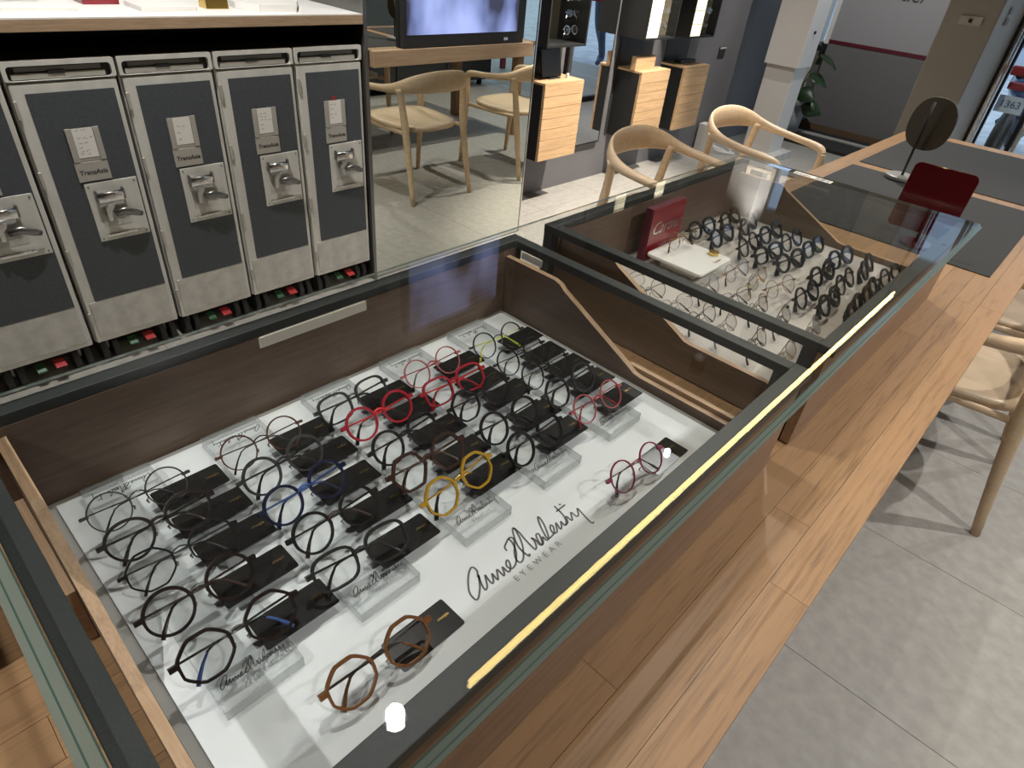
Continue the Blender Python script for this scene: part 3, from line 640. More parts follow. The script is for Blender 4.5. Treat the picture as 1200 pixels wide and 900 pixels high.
eyeglasses(-0.297, 0.662, 0.8008, ST['thin'], ck('purple', 'red', 'gunmetal', 'gunmetal'), 'purple red round eyeglasses lying alone on the white board', None, math.radians(-4))
info_card(-0.318, 0.270, 0.8002, 'black card with gold lettering under the amber eyeglasses')
info_card(-0.300, 0.750, 0.8002, 'black card with gold lettering under the purple red eyeglasses')

# second case
ORD8 = ORD + ['sixth', 'seventh', 'eighth']
r8 = [-0.729, -0.666, -0.597, -0.532, -0.470, -0.391, -0.328, -0.268]
for ci, (yc, lab) in enumerate(((1.622, 'thick dark eyeglasses, %s from the back panel, in the column next to the cream plinth'), (1.768, 'thick dark eyeglasses, %s from the back panel, along the taupe end panel'))):
    for i, xr in enumerate(r8):
        s = ['thick', 'thicksq', 'rnd', 'thick'][(i * 3 + ci) % 4]; c = ck(['black', 'black', 'darkbrown', 'black', 'grey'][(i + 2 * ci) % 5])
        eyeglasses(xr + random.uniform(-.006, .006), yc + random.uniform(-.006, .006), 0.8003, ST[s], c, lab % ORD8[i], 'dark eyeglasses in the second case', math.radians(random.uniform(-9, 9)), math.radians(56))
for i, xr in enumerate((-0.365, -0.316, -0.262)):
    eyeglasses(xr, 1.466 + 0.012 * i, 0.8003, ST[['rnd', 'thick', 'thicksq'][i]], ck('black'), 'thick black eyeglasses, %s from the thin metal pairs towards the front board' % ORD[i], 'dark eyeglasses in the second case', math.radians(random.uniform(-8, 8)), math.radians(56))
for yc, rowx, lab in ((1.160, (-0.735, -0.670, -0.605, -0.540, -0.475, -0.41, -0.345, -0.28), 'thin metal eyeglasses, %s from the back panel, along the walnut end panel'), (1.300, (-0.53, -0.47, -0.41, -0.35, -0.285), 'thin metal eyeglasses, %s from the cream plinth in the column before it'), (1.450, (-0.535, -0.48, -0.425), 'thin metal eyeglasses, %s from the cream plinth towards the black pairs')):
    for i, xr in enumerate(rowx):
        f_ = ['goldmetal', 'silver', 'rosegold', 'gunmetal'][(i * 2 + int(yc * 10)) % 4]
        eyeglasses(xr + random.uniform(-.005, .005), yc + random.uniform(-.006, .006), 0.8003, ST[['met', 'metsq'][i % 2]], ck(f_, f_, f_, random.choice(('black', 'tortoise', f_))), lab % ORD8[i], 'thin metal eyeglasses in the second case', math.radians(random.uniform(-12, 12)), math.radians(55))
pl = MB().prism(rrect(0.158, 0.160, 0.012, 4), 0.026, 0.034, 'Z').box(-0.05, 0.05, -0.05, 0.05, 0, 0.026).build('display_plinth', M_white, None, 0.002); pl.location = (-0.655, 1.418, 0.8001); tag(pl, 'cream square plinth with a gold emblem in front of the red sign box', 'plinth')
link('gold_emblem', MB().prism([(0.014 * math.cos(2 * PI * k / 6), 0.014 * math.sin(2 * PI * k / 6)) for k in range(6)], 0.034, 0.042, 'Z').mesh('gold_emblem'), M_gold, pl, 0.0, 2, (0.035, 0.060, 0))
l = link('lettering', text_mesh('Cartier', 0.012, 1.0, 0.3), M_gold, pl); l.location = (0.062, 0.03, 0.0344); l.rotation_euler = (0, 0, PI / 2)
eyeglasses(-0.690, 1.425, 0.8345, ST['met'], ck('goldmetal', 'goldmetal', 'goldmetal', 'tortoise'), 'gold rimmed eyeglasses standing on the cream plinth', None, math.radians(-6), math.radians(60))
rbx = thing('sign_box', 'red sign box with silver script lettering against the walnut back panel', 'sign', (-0.765, 1.43, 0.8001))
MB().box(-0.002, 0.018, -0.078, 0.078, 0, 0.138).build('body', M_maroon, rbx, 0.002)
MB().box(0.018, 0.021, -0.077, 0.077, 0.002, 0.136).build('red_face', M_redcard, rbx)
l = link('lettering', text_mesh('Cartier', 0.046, 1.0, 0.35), M_chrome, rbx); l.rotation_euler = (PI / 2, 0, PI / 2); l.location = (0.0215, 0, 0.082)

# ---------------------------------------------------------------- things on the far table
def desk_mat(y0, y1, label):
    o = MB().prism(rrect(0.73, y1 - y0, 0.004, 2), 0, 0.003, 'Z').build('desk_mat', M_mat); o.location = (-0.463, (y0 + y1) / 2, ZT + 0.0002); tag(o, label, 'desk mat'); return o
desk_mat(2.30, 3.20, 'dark grey desk mat under the red tabletop mirror')
desk_mat(3.285, 4.24, 'dark grey desk mat at the end of the table by the pillar')
t = thing('tabletop_mirror', 'oval bronze backed tabletop mirror on a slim pole with round stone base', 'mirror', (-0.615, 3.16, ZT + 0.0035))
MB().cyl((0, 0, 0.009), 0.062, 0.018, 'Z', 32).build('base', M_stone, t, 0.004)
MB().cyl((0.004, 0, 0.16), 0.0055, 0.29).build('pole', M_black, t)
disc = [(0.092 * math.copysign(abs(math.cos(a)) ** 0.85, math.cos(a)), 0.225 + 0.102 * math.copysign(abs(math.sin(a)) ** 0.85, math.sin(a))) for a in [2 * PI * k / 40 for k in range(40)]]
dd = thing('x', 'x', 'x'); bpy.data.objects.remove(dd)
o = MB().prism(disc, -0.005, 0.005, 'Y').build('mirror_disc', M_bronze, t, 0.002); o.rotation_euler = (math.radians(-6), 0, math.radians(-14)); o.location = (0.012, 0.022, 0)
MB().tube([(0.004, -0.002, 0.13), (0.006, -0.004, 0.31)], 0.0058, 8).build('back_rod', M_black, t)
t = thing('tabletop_mirror', 'red lacquered rounded rectangle mirror on a low stand', 'mirror', (-0.345, 2.345, ZT + 0.0035))
MB().cyl((0.01, 0.03, 0.004), 0.050, 0.008, 'Z', 32).build('base', M_red, t, 0.002)
MB().tube([(0.01, 0.03, 0.008), (0.01, 0.022, 0.06)], 0.006, 8).build('neck', M_red, t)
pz = MB().prism(rrect(0.185, 0.20, 0.018, 5, 0, 0.1), -0.006, 0.006, 'Y').build('mirror_body', M_red, t, 0.002); pz.location = (0, 0, 0.048); pz.rotation_euler = (math.radians(-12), 0, 0)

# ---------------------------------------------------------------- service carts
XC = -2.36
def cart(y0, label):
    t = thing('galley_cart', label, 'cart', (XC, y0, 0), 0, 'service carts in a row under the counter')
    W = 0.300
    MB().box(-0.40, -0.016, 0.002, W - 0.002, 0.100, 1.030).build('body', M_alud, t, 0.003)
    MB().box(-0.40, -0.0165, 0.002, W - 0.002, 1.0302, 1.033).build('top_shade', M_blackmatte, t)  # black sheet painted for the shade in the gap above the cart
    # top frame around the handle recess
    fr = MB()
    ou = rrect(W - 0.004, 0.054, 0.006, 4, W / 2, 1.008); inn = rrect(W - 0.026, 0.039, 0.010, 4, W / 2, 1.0015)
    n = len(ou); vs = [(-0.016, a, b) for a, b in ou] + [(0.0, a, b) for a, b in ou] + [(0.0, a, b) for a, b in inn] + [(-0.016, a, b) for a, b in inn]
    fs = []
    for i in range(n):
        j = (i + 1) % n
        for r_ in range(3): fs.append((r_ * n + i, r_ * n + j, (r_ + 1) * n + j, (r_ + 1) * n + i))
    fr.add(vs, fs).build('top_rail', M_alu, t)
    h = MB().box(-0.017, -0.0155, 0.012, W - 0.012, 0.981, 1.022).build('handle_recess', M_blackmatte, t)
    MB().box(-0.0155, -0.006, 0.022, W - 0.030, 0.984, 1.000).build('handle_bar', M_plate, h, 0.002)
    MB().box(-0.0155, -0.012, 0.034, W - 0.038, 1.003, 1.017).build('grip', M_steel, h, 0.002)
    MB().box(-0.008, -0.004, 0.115, 0.160, 0.997, 1.006).build('latch_slot', M_blackmatte, h)
    d = MB().box(-0.016, -0.002, 0.006, W - 0.006, 0.102, 0.974).build('door', M_alu, t, 0.003)
    MB().box(-0.004, 0.0005, 0.018, W - 0.018, 0.120, 0.262).build('kick_panel', M_alud, d, 0.002)
    MB().box(-0.004, 0.0008, 0.040, 0.280, 0.265, 0.948).build('grey_panel', M_cartpanel, d)
    for zc in (0.905, 0.70, 0.44, 0.20):
        MB().box(-0.004, 0.004, 0.003, 0.014, zc - 0.026, zc + 0.026).build('hinge', M_plate, d, 0.002)
    # card holder
    ch = MB().box(0.0008, 0.003, 0.108, 0.203, 0.741, 0.841).build('card_holder', M_plate, t)
    for a in (0.108, 0.186): MB().box(0.003, 0.0065, a, a + 0.017, 0.741, 0.843).build('side_clip', M_plate, ch, 0.001)
    npx = MB().box(0.0008, 0.005, 0.106, 0.203, 0.678, 0.739).build('name_plate', M_plate, t, 0.001)
    l = link('lettering', text_mesh('TransAsia', 0.0195, 1.05, 0.15, 0.0002, 0.0005), M_print, npx); l.data.name = 'lettering'; l.rotation_euler = (PI / 2, 0, PI / 2); l.location = (0.0055, 0.1545, 0.706)
    # latch plate with pull cup and paddle
    lp = MB().box(0.0008, 0.004, 0.115, 0.275, 0.472, 0.671).build('latch_plate', M_alu, t, 0.002)
    MB().box(0.004, 0.0048, 0.140, 0.225, 0.520, 0.640).build('recess', M_alud, lp)
    MB().tube([(0.006, 0.138, 0.612), (0.016, 0.142, 0.622), (0.016, 0.218, 0.622), (0.006, 0.222, 0.612)], [(0.003, 0.018)] * 4, 8, 0, False, None, (0, 0, 1)).build('pull_cup', M_chrome, lp)
    for a in (0.136, 0.218): MB().box(0.004, 0.018, a, a + 0.007, 0.610, 0.646).build('cup_ear', M_steel, lp, 0.001)
    MB().prism([(0.153, 0.545), (0.153, 0.585), (0.165, 0.600), (0.185, 0.602), (0.178, 0.586), (0.168, 0.575), (0.165, 0.545)], 0.004, 0.024, 'X').build('latch_hook', M_chrome, lp, 0.001)
    MB().tube([(0.020, 0.176, 0.566), (0.026, 0.210, 0.572), (0.022, 0.245, 0.556), (0.018, 0.262, 0.548)], [(0.006, 0.010), (0.007, 0.013), (0.006, 0.011), (0.004, 0.008)], 10).build('paddle', M_steel, lp)
    MB().box(0.004, 0.010, 0.135, 0.235, 0.486, 0.494).build('lower_lip', M_chrome, lp, 0.001)
    for (a, b) in ((0.125, 0.660), (0.265, 0.660), (0.125, 0.482), (0.265, 0.482)): MB().cyl((0.0045, a, b), 0.003, 0.002, 'X', 8).build('rivet', M_steel, lp)
    # castors and pedals
    for yc in (0.045, 0.255):
        cs = MB().box(-0.075, -0.045, yc - 0.024, yc + 0.024, 0.078, 0.100).build('castor', M_steel, t, 0.002)
        for dy in (-0.019, 0.019):
            MB().cyl((-0.060, yc + dy, 0.043), 0.042, 0.022, 'Y', 20).build('wheel', M_rubber, cs, 0.004)
        MB().box(-0.064, -0.056, yc - 0.004, yc + 0.004, 0.043, 0.080).build('fork', M_steel, cs)
    MB().prism([(-0.03, 0.064), (0.004, 0.054), (0.004, 0.060), (-0.03, 0.078)], 0.106, 0.136, 'Y').build('green_pedal', M_pedg, t, 0.002)['label'] = 'green release pedal'
    MB().prism([(-0.03, 0.064), (0.010, 0.058), (0.010, 0.064), (-0.03, 0.078)], 0.162, 0.197, 'Y').build('red_pedal', M_pedr, t, 0.002)['label'] = 'red brake pedal'
    return t
notes = {0: 'six lines of notes', 1: 'six lines of notes', 2: 'three lines of notes', 3: 'five lines of notes', 4: 'four lines of notes'}
where = ['silver galley cart, fifth and last from the floor mirror', 'silver galley cart, fourth from the floor mirror, six lines of notes on its card', 'silver galley cart, third from the floor mirror, with three lines of notes on its card', 'silver galley cart, second from the floor mirror, with five lines of notes on its card', 'silver galley cart beside the floor mirror, a red tab above its card']
proto = cart(0.1275, where[0])
carts = [proto] + [dup(proto, (XC, 0.1275 + 0.305 * k, 0), 0, where[k]) for k in range(1, 5)]
NOTE = [[(0.840, 2), (0.815, 3), (0.800, 2), (0.786, 1), (0.775, 2), (0.766, 2)], [(0.840, 2), (0.815, 3), (0.800, 2), (0.786, 1), (0.775, 2), (0.766, 2)], [(0.815, 2), (0.795, 1), (0.773, 1)], [(0.826, 2), (0.815, 2), (0.803, 3), (0.787, 1), (0.772, 1)], [(0.830, 2), (0.812, 1), (0.792, 2), (0.780, 1)]]
for k, c in enumerate(carts):
    hold = [q for q in c.children if q.name.startswith('card_holder')][0]
    cd = MB().box(0.0031, 0.0038, 0.127, 0.185, 0.752, 0.842).build('note_card', M_white, hold)
    if k == 4:
        MB().box(0.003, 0.0045, 0.145, 0.160, 0.842, 0.858).build('red_tab', M_pedr, hold)
    stk = []
    rnd = random.Random(k + 3)
    for zc, n in NOTE[k]:
        for j in range(n):
            a0 = 0.134 + j * 0.017 + rnd.uniform(0, 0.003); pts = []
            for q in range(7): pts.append((a0 + q * 0.0018, zc - 0.003 + rnd.uniform(-0.0032, 0.0032)))
            stk.append(pts)
    rb_ = ribbons(stk, 0.0009, 0, 2); rb_.v = [(0.00385, a, b) for a, b, _ in rb_.v]
    rb_.build('handwriting', M_print, c).parent = hold

# ---------------------------------------------------------------- counter over the carts
t = thing('counter_cabinet', 'white topped plywood counter built over the row of carts', 'counter', (0, 0, 0))
MB().box(XW, -2.345, -1.4, 1.650, 1.109, 1.1395).build('plywood_core', M_plyedge, t)
MB().box(XW, -2.3455, -1.4, 1.650, 1.1395, 1.1435).build('white_top', M_white, t)
MB().box(XW + 0.001, XW + 0.011, -1.4, 1.650, 0, 1.109).build('back_panel', M_blackmatte, t)  # painted black for the shade in the niche under the counter
MB().box(-2.60, -2.58, -1.4, 1.650, 1.070, 1.109).build('rear_rail', M_black, t)
MB().box(XW, -2.345, 1.652, 1.668, 0, 2.5).build('end_panel', M_steel, t)
def showboard(y, x, w, h, dep, label, pair=None):
    o = MB().prism(rrect(dep, w, 0.008, 3), 0, h, 'Z').build('counter_plinth', M_white, None, 0.001); o.location = (x, y, 1.1437); tag(o, label, 'plinth'); return o
showboard(0.585, -2.565, 0.24, 0.010, 0.20, 'flat white plinth with round wire eyeglasses on the counter')
eyeglasses(-2.585, 0.575, 1.1538, ST['thin'], ck('black', 'gunmetal', 'gunmetal'), 'thin round wire eyeglasses on the flat white counter plinth', None, 0, math.radians(70))
o = MB().box(-0.05, 0.05, -0.055, 0.055, 0, 0.035).build('red_box', M_redcard, None, 0.002); o.location = (-2.655, 0.815, 1.1437); tag(o, 'small dark red box between white plinths on the counter', 'box')
showboard(0.965, -2.515, 0.18, 0.014, 0.15, 'white rounded plinth beside the red box on the counter')
o = MB().prism([(-0.03, 0), (0.03, 0), (0.022, 0.07), (-0.03, 0.075)], -0.04, 0.04, 'Y').build('gold_block', M_gold, None, 0.002); o.location = (-2.515, 1.146, 1.1437); tag(o, 'gold wedge display block on the counter', 'display block')
o = MB().prism([(-2.68, 1.225), (-2.50, 1.215), (-2.420, 1.265), (-2.400, 1.400), (-2.56, 1.50), (-2.68, 1.47)], 0, 0.022, 'Z').build('counter_plinth', M_white, None, 0.001); o.location = (0, 0, 1.1437); tag(o, 'many-sided white plinth near the counter end panel', 'plinth')

# ---------------------------------------------------------------- floor mirror
t = thing('floor_mirror', 'floor to ceiling mirror panel between the carts and the grey wall', 'mirror', (0, 0, 0.001))
MB().box(XW, -2.3655, 1.670, 2.702, 0, 2.6).build('cabinet_body', M_blackmatte, t)
MB().box(-2.365, -2.360, 1.672, 2.700, 0.004, 2.6).build('mirror_pane', M_mirror, t)
MB().box(-2.366, -2.356, 2.7015, 2.708, 0, 2.6).build('edge_trim', M_chrome, t)
MB().box(-2.366, -2.3575, 1.6685, 1.6718, 0, 2.6).build('edge_trim', M_chrome, t)

# ---------------------------------------------------------------- wall drawer units and showcases
def drawer_unit(y0, label):
    t = thing('wall_drawer_unit', label, 'drawer unit', (XW + 0.0005, y0, 0.298), 0, 'oak drawer units on the grey wall')
    W, D, Hh = 0.366, 0.212, 0.449
    MB().box(0, D - 0.02, 0, W, 0, Hh - 0.012).build('carcass', M_blackmatte, t)
    MB().box(0, D - 0.001, 0, W, Hh - 0.012, Hh).build('top_board', M_oak, t)
    n = 7; hh = (Hh - 0.013) / n
    for i in range(n):
        MB().box(D - 0.0195, D, 0.001, W, i * hh + 0.0012, (i + 1) * hh - 0.0012).build('drawer_front', M_oak, t, 0.001)
    return t
drawer_unit(3.055, 'oak fronted wall drawer unit nearest the floor mirror')
drawer_unit(4.060, 'oak fronted wall drawer unit with a small oak box on top')
drawer_unit(4.630, 'oak fronted wall drawer unit nearest the white column')
for y0, y1, lab in ((3.05, 3.43, 'black wall panel behind the drawer unit nearest the floor mirror'), (4.05, 4.46, 'black wall panel behind the drawer unit carrying the oak box'), (4.66, 4.99, 'black wall panel behind the drawer unit nearest the white column')):
    o = MB().box(XW, XW + 0.004, y0, y1, 0.755, 2.6).build('wall_panel', M_black); tag(o, lab, 'wall panel')
o = MB().box(XW, XW + 0.004, 4.03, 4.06, 0.29, 2.6).build('wall_panel', M_black); tag(o, 'narrow black strip panel beside the tall wall mirror', 'wall panel')
o = MB().box(-0.02, 0.02, -0.12, 0.12, 0, 0.085).build('oak_box', M_oak, None, 0.002); o.location = (-2.64, 4.17, 0.7472); tag(o, 'small oak box standing on a wall drawer unit', 'box')
o = MB().box(-0.03, 0.03, -0.11, 0.11, 0, 0.022).build('black_box', M_black, None, 0.002); o.location = (-2.69, 4.83, 0.7472); tag(o, 'flat black box on the drawer unit nearest the column', 'box')
t = thing('tablet_stand', 'black tablet on a stand on the drawer unit by the floor mirror', 'tablet', (-2.68, 3.24, 0.7472))
o = MB().box(-0.006, 0.006, -0.09, 0.09, 0.004, 0.16).build('tablet', M_black, t, 0.004); o.rotation_euler = (0, math.radians(-12), 0)
MB().box(-0.05, 0.03, -0.05, 0.05, 0, 0.006).build('foot', M_black, t)
MB().box(0.03, 0.045, 0.10, 0.115, 0, 0.025).build('tag', M_white, t)
def showcase(y0, y1, z0, label, lit):
    t = thing('wall_showcase', label, 'showcase', (XW + 0.004, y0, z0))
    W, D, Hh = y1 - y0, 0.225, 1.2
    sh = MB().box(0, D, 0, 0.012, 0, Hh).box(0, D, W - 0.012, W, 0, Hh).box(0, D, 0.012, W - 0.012, 0, 0.012).box(0, D, 0.012, W - 0.012, Hh - 0.012, Hh)
    sh.build('shell', M_blackmatte, t)
    MB().box(0.0, 0.006, 0.0125, W - 0.0125, 0.0125, Hh - 0.0125).build('back_panel', M_bronzein, t)
    if lit:
        lp_ = MB().box(D - 0.012, D - 0.002, 0.0125, 0.150, 0.0125, Hh - 0.0125).build('lit_panel', M_lit, t)
        for k in range(1, 13): MB().box(D - 0.002, D - 0.0008, 0.0125, 0.150, k * 0.085, k * 0.085 + 0.003).build('seam', M_plate, lp_)
        MB().box(D - 0.075, D - 0.070, 0.150, W - 0.0125, 0.0125, Hh - 0.0125).build('brown_panel', M_bronzein, t)
        for k in range(8): MB().box(D - 0.070, D - 0.004, 0.14, W - 0.015, 0.045 + k * 0.085, 0.0475 + k * 0.085).build('shelf', M_glass, t)
    else:
        for k in range(8): MB().box(0.008, D - 0.01, 0.0125, W - 0.015, 0.045 + k * 0.085, 0.0475 + k * 0.085).build('shelf', M_glass, t)
    return t
S1 = showcase(3.01, 3.365, 0.937, 'dark wall showcase above the drawer unit by the floor mirror', False)
S2 = showcase(3.99, 4.355, 0.945, 'lit wall showcase above the drawer unit with the oak box', True)
S3 = showcase(4.55, 4.915, 0.940, 'lit wall showcase above the drawer unit by the column', True)
for sy, sz, lab in ((3.01, 0.937, 'the dark showcase'), (3.99, 0.945, 'the lit showcase above the oak box'), (4.55, 0.940, 'the lit showcase by the column')):
    for k in range(3):
        eyeglasses(-2.588, sy + 0.245, sz + 0.0482 + k * 0.085, ST['metsq' if k % 2 else 'octt'], ck('silver'), 'silver eyeglasses on the %s shelf of %s' % (('lowest', 'second lowest', 'third lowest')[k], lab), 'eyeglasses in the wall showcases', math.radians(random.uniform(-12, 5)), math.radians(78))
t = thing('wall_mirror', 'tall narrow black framed mirror on the grey wall', 'mirror', (XW + 0.0005, 3.47, 0.262))
MB().box(0, 0.028, 0, 0.47, 0, 2.0).build('frame', M_blackmatte, t, 0.001)
MB().box(0.028, 0.030, 0.010, 0.455, 0.012, 1.985).build('mirror_pane', M_mirror2, t)
o = MB().box(XW, XW + 0.008, 5.50, 5.61, 0.735, 0.815).build('wall_outlet', M_black, None, 0.002); tag(o, 'black wall outlet on the dark grey wall', 'outlet')
MB().box(XW + 0.008, XW + 0.012, 5.505, 5.605, 0.800, 0.812).build('rim', M_alud, o)

# ---------------------------------------------------------------- chairs
def make_chair():
    t = thing('wooden_armchair', '', 'chair')
    # seat: rounded trapezoid, slightly dished
    nseg, rings = 40, 6; mb = MB(); vs = []; 
    def rim(a):
        c, s = math.cos(a), math.sin(a); r = 1 / (abs(c) ** 3.4 + abs(s) ** 3.4) ** (1 / 3.4)
        x = 0.235 * r * c; y = (0.235 + 0.02 * (x / 0.235)) * r * s
        return x + 0.01, y
    for top in (1, 0):
        for q in range(rings, 0, -1):
            for k in range(nseg):
                x, y = rim(2 * PI * k / nseg); f_ = q / rings * (1 if top or q < rings else 0.985)
                z = 0.440 - (0.012 * (1 - f_ ** 2) if top else 0.026 + 0.004 * (1 - f_ ** 2)) + (0.010 * max(0, (x * f_) / 0.235) ** 2)
                vs.append((0.01 + (x - 0.01) * f_, y * f_, z))
        vs.append((0.01, 0, 0.428 if top else 0.410))
    N1 = rings * nseg + 1
    fs = []
    for tp in (0, 1):
        o_ = tp * N1
        for q in range(rings - 1):
            for k in range(nseg): 
                j = (k + 1) % nseg; fs.append((o_ + q * nseg + k, o_ + q * nseg + j, o_ + (q + 1) * nseg + j, o_ + (q + 1) * nseg + k))
        for k in range(nseg): fs.append((o_ + (rings - 1) * nseg + k, o_ + (rings - 1) * nseg + (k + 1) % nseg, o_ + N1 - 1))
    for k in range(nseg): fs.append((k, (k + 1) % nseg, N1 + (k + 1) % nseg, N1 + k))
    mb.add(vs, fs, 0, True).build('seat', M_chair_d, t)
    # continuous arm and back rail
    path = [(0.245, 0.262, 0.590), (0.225, 0.270, 0.614), (0.17, 0.277, 0.626), (0.05, 0.282, 0.636), (-0.08, 0.278, 0.650), (-0.165, 0.255, 0.667), (-0.225, 0.205, 0.685), (-0.262, 0.125, 0.697), (-0.275, 0.0, 0.702)]
    rad = [(0.020, 0.020), (0.022, 0.021), (0.022, 0.020), (0.021, 0.019), (0.020, 0.022), (0.018, 0.030), (0.014, 0.045), (0.012, 0.056), (0.0115, 0.060)]
    full = path + [(x, -y, z) for x, y, z in path[-2::-1]]; rr = rad + rad[-2::-1]
    fp = catmull(full, 4); fr_ = catmull(rr, 4)
    MB().tube(fp, [tuple(q) for q in fr_], 12, 0, False, None, (0, 0, 1)).build('back_rail', M_chair, t)
    for s in (-1, 1):
        MB().tube(catmull([(0.285, s * 0.262, 0.0), (0.262, s * 0.258, 0.25), (0.250, s * 0.258, 0.45), (0.246, s * 0.261, 0.56), (0.243, s * 0.263, 0.594)], 3), [0.014, 0.0155, 0.017, 0.0185, 0.020, 0.0215, 0.0225, 0.023, 0.023, 0.0225, 0.022, 0.021, 0.020], 12).build('leg', M_chair, t)
        MB().tube(catmull([(-0.285, s * 0.240, 0.0), (-0.235, s * 0.232, 0.25), (-0.200, s * 0.232, 0.45), (-0.182, s * 0.240, 0.58), (-0.172, s * 0.250, 0.662)], 3), [0.0140, 0.0160, 0.0180, 0.0200, 0.0215, 0.0225, 0.0225, 0.0215, 0.020, 0.0195, 0.0195, 0.021, 0.025], 12).build('leg', M_chair, t)
        MB().tube([(0.25, s * 0.255, 0.415), (0.0, s * 0.222, 0.405), (-0.205, s * 0.230, 0.415)], [(0.009, 0.013)] * 3, 8, 0, False, None, (0, 0, 1)).build('side_stretcher', M_chair, t)
    return t
ch = make_chair(); ch.location = (-1.425, 2.675, 0); ch['label'] = 'pale ash armchair facing the second display case from the cart side'; ch['group'] = 'ash armchairs around the table'
dup(ch, (-1.43, 3.61, 0), math.radians(-3), 'pale ash armchair by the grey desk mats, on the drawer unit side', 'ash armchairs around the table')
dup(ch, (-0.050, 2.36, 0), PI + math.radians(2), 'pale ash armchair with its seat partly under the table front edge', 'ash armchairs around the table')
dup(ch, (-0.075, 3.04, 0), PI, 'pale ash armchair next along the table front edge towards the glass door', 'ash armchairs around the table')

# white box and cables by the column
t = thing('cable_box', 'white box with loose white cables on the floor by the column', 'cable box', (-2.70, 5.50, 0))
MB().box(-0.06, 0.06, -0.05, 0.05, 0, 0.22).build('box', M_white, t, 0.004)
for k in range(4):
    MB().tube(catmull([(0.06, 0.0, 0.05 + 0.03 * k), (0.14, 0.06 - 0.03 * k, 0.04), (0.20 + 0.02 * k, 0.12, 0.006), (0.16, 0.22, 0.006), (0.10 + 0.04 * k, 0.28, 0.006)], 4), 0.004, 6).build('cable', M_cable, t)

# plant behind the column
t = thing('potted_plant', 'broad-leaved green plant in a pot behind the white column', 'plant', (-2.50, 6.78, 0.032))
MB().tube([(0, 0, 0), (0, 0, 0.28)], [0.11, 0.14], 20).build('pot', M_terra, t)
for (lx, ly, lz, rx, rz_) in ((0.08, -0.05, 0.55, 30, 20), (0.05, -0.10, 0.42, 60, -20), (0.10, -0.02, 0.72, 10, 10), (0.02, 0.05, 0.8, 20, 120), (-0.1, 0.0, 0.66, 30, 200), (0.12, -0.08, 0.30, 70, 0)):
    st_ = MB().tube(catmull([(0, 0, 0.28), (lx * 0.4, ly * 0.4, lz * 0.7), (lx, ly, lz)], 4), 0.006, 6).build('stem', M_stem, t)
    lf = MB(); L = 12; vs = []
    for i in range(L + 1):
        u_ = i / L; w_ = 0.075 * math.sin(PI * u_ ** 0.8) ; zz = -0.06 * u_ * u_
        vs += [(u_ * 0.20, -w_, zz + 0.012), (u_ * 0.20, 0, zz), (u_ * 0.20, w_, zz + 0.012)]
    fs = []
    for i in range(L): fs += [(3 * i, 3 * i + 3, 3 * i + 4, 3 * i + 1), (3 * i + 1, 3 * i + 4, 3 * i + 5, 3 * i + 2)]
    o = lf.add(vs, fs, 0, True).build('leaf', M_leaf, t); o.location = (lx, ly, lz); o.rotation_euler = (math.radians(rx), 0.2, math.radians(rz_))
    sm_ = o.modifiers.new('thick', 'SOLIDIFY'); sm_.thickness = 0.002

# ---------------------------------------------------------------- low cabinet opposite, portrait display on a ledge in front of the mirror
t = thing('low_cabinet', 'low black cabinet standing opposite the floor mirror', 'cabinet', (0.95, 4.55, 0))
MB().box(-0.18, 0.25, -1.0, 1.0, 0.06, 0.50).build('carcass', M_blackmatte, t, 0.003)
for k in range(3): MB().box(-0.198, -0.181, -0.99 + k * 0.665, -0.34 + k * 0.665, 0.07, 0.49).build('door', M_black, t, 0.002)
for sx in (-0.13, 0.2):
    for sy in (-0.9, 0.9): MB().box(sx, sx + 0.04, sy - 0.02, sy + 0.02, 0, 0.06).build('foot', M_blackmatte, t)
t = thing('wall_ledge', 'oak ledge fixed across the floor mirror under the upright display', 'ledge', (-2.3595, 2.165, 0.955))
MB().box(0, 0.040, -0.488, 0.475, 0, 0.060).build('ledge_board', M_oakledge, t, 0.001)
t = thing('upright_display', 'black framed upright display showing a blue picture above the oak ledge', 'display', (-2.3590, 2.20, 1.0155))
MB().box(0, 0.026, -0.362, 0.372, 0, 1.30).build('housing', M_blackmatte, t, 0.003)
MB().box(0.026, 0.0275, -0.345, 0.322, 0.050, 1.27).build('screen', M_tv, t)
MB().box(0.0262, 0.0275, 0.235, 0.262, 0.014, 0.026).build('badge', M_chrome, t)

# corner of a further dark case beside the first one, with one gold pair
t = thing('black_tray', 'black display tray on the table beyond the end of the glass sheet', 'tray', (-0.745, -0.22, ZT + 0.0003))
MB().box(-0.105, 0.105, -0.14, 0.14, 0, 0.006).build('base', M_blackmatte, t)
for (a, b, c, d) in ((-0.105, -0.098, -0.14, 0.14), (0.098, 0.105, -0.14, 0.14), (-0.098, 0.098, -0.14, -0.133), (-0.098, 0.098, 0.133, 0.14)): MB().box(a, b, c, d, 0.006, 0.035).build('rim', M_blackmatte, t)
eyeglasses(-0.72, -0.16, ZT + 0.0068, ST['met'], ck('goldmetal', 'goldmetal', 'goldmetal', 'black'), 'gold metal eyeglasses in the black tray', None, 0, math.radians(50))

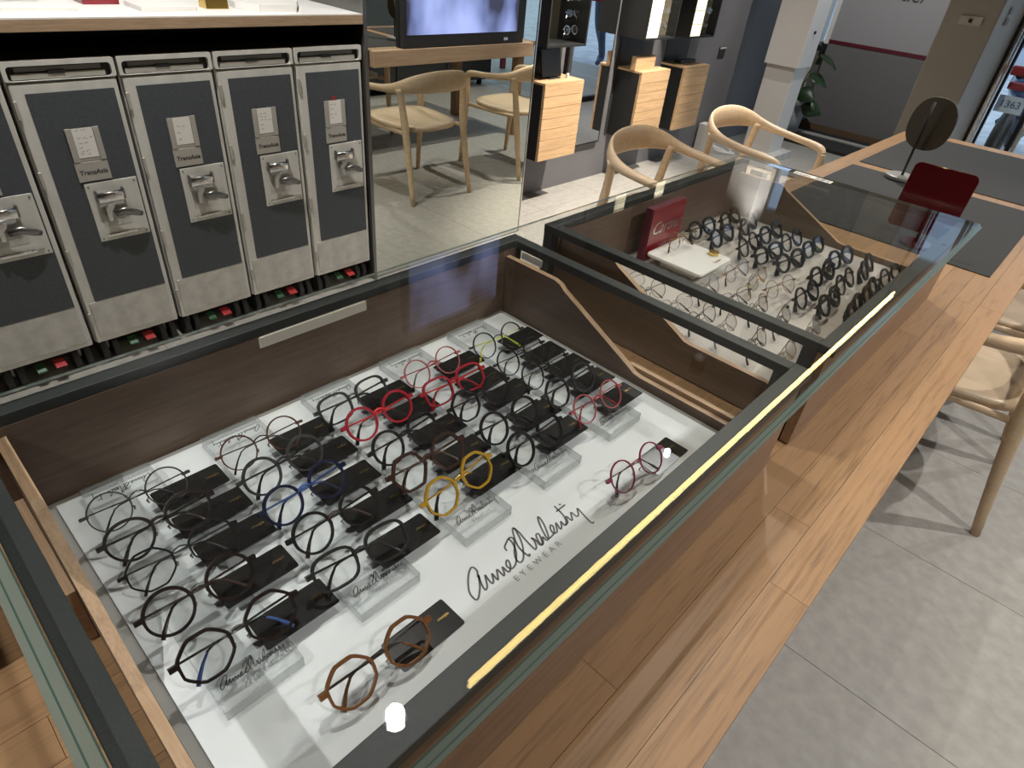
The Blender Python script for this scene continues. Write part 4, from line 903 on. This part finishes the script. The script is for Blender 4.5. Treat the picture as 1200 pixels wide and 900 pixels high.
# ---------------------------------------------------------------- passer-by outside (reflected in the tall wall mirror)
def person(x, y, label):
    t = thing('person', label, 'person', (x, y, -0.02))
    J = dict(pel=(0, 0, 0.93), sp=(0, 0.0, 1.12), ch=(0, 0.0, 1.32), nk=(0, -0.01, 1.47), hd=(0, -0.02, 1.56), top=(0, -0.02, 1.68),
             hl=(-0.09, 0, 0.90), kl=(-0.10, -0.14, 0.50), al=(-0.10, -0.02, 0.10), fl=(-0.11, -0.16, 0.04), hr=(0.09, 0, 0.90), kr=(0.10, 0.06, 0.49), ar=(0.10, 0.26, 0.14), fr=(0.11, 0.18, 0.03),
             sl=(-0.17, 0, 1.39), el=(-0.22, 0.08, 1.12), wl=(-0.22, -0.02, 0.90), gl=(-0.22, -0.06, 0.82), sr=(0.17, 0, 1.39), er=(0.22, -0.04, 1.12), wr=(0.22, -0.16, 0.93), gr=(0.22, -0.20, 0.86))
    E_ = [('pel', 'sp'), ('sp', 'ch'), ('ch', 'nk'), ('nk', 'hd'), ('hd', 'top'), ('pel', 'hl'), ('hl', 'kl'), ('kl', 'al'), ('al', 'fl'), ('pel', 'hr'), ('hr', 'kr'), ('kr', 'ar'), ('ar', 'fr'), ('ch', 'sl'), ('sl', 'el'), ('el', 'wl'), ('wl', 'gl'), ('ch', 'sr'), ('sr', 'er'), ('er', 'wr'), ('wr', 'gr')]
    Rr = dict(pel=0.14, sp=0.125, ch=0.14, nk=0.055, hd=0.085, top=0.07, hl=0.09, kl=0.062, al=0.045, fl=0.035, hr=0.09, kr=0.062, ar=0.045, fr=0.035, sl=0.06, el=0.042, wl=0.03, gl=0.026, sr=0.06, er=0.042, wr=0.03, gr=0.026)
    ks = list(J); me = bpy.data.meshes.new('body'); me.from_pydata([J[k] for k in ks], [(ks.index(a), ks.index(b)) for a, b in E_], [])
    o = bpy.data.objects.new('body', me); col.objects.link(o); o.parent = t
    sk = o.modifiers.new('skin', 'SKIN'); o.modifiers.new('sub', 'SUBSURF').levels = 2
    for i, k in enumerate(ks): me.skin_vertices[0].data[i].radius = (Rr[k], Rr[k]); me.skin_vertices[0].data[i].use_root = (k == 'pel')
    me.materials.append(M_jeans)
    hr_ = MB(); hr_.tube([(0, -0.0, 1.56), (0, -0.005, 1.66), (0, -0.01, 1.74)], [(0.095, 0.10), (0.10, 0.105), (0.05, 0.05)], 14).build('hair', M_hair, t)
    return t
person(0.45, 8.15, 'person in blue jeans walking past outside the glass door')
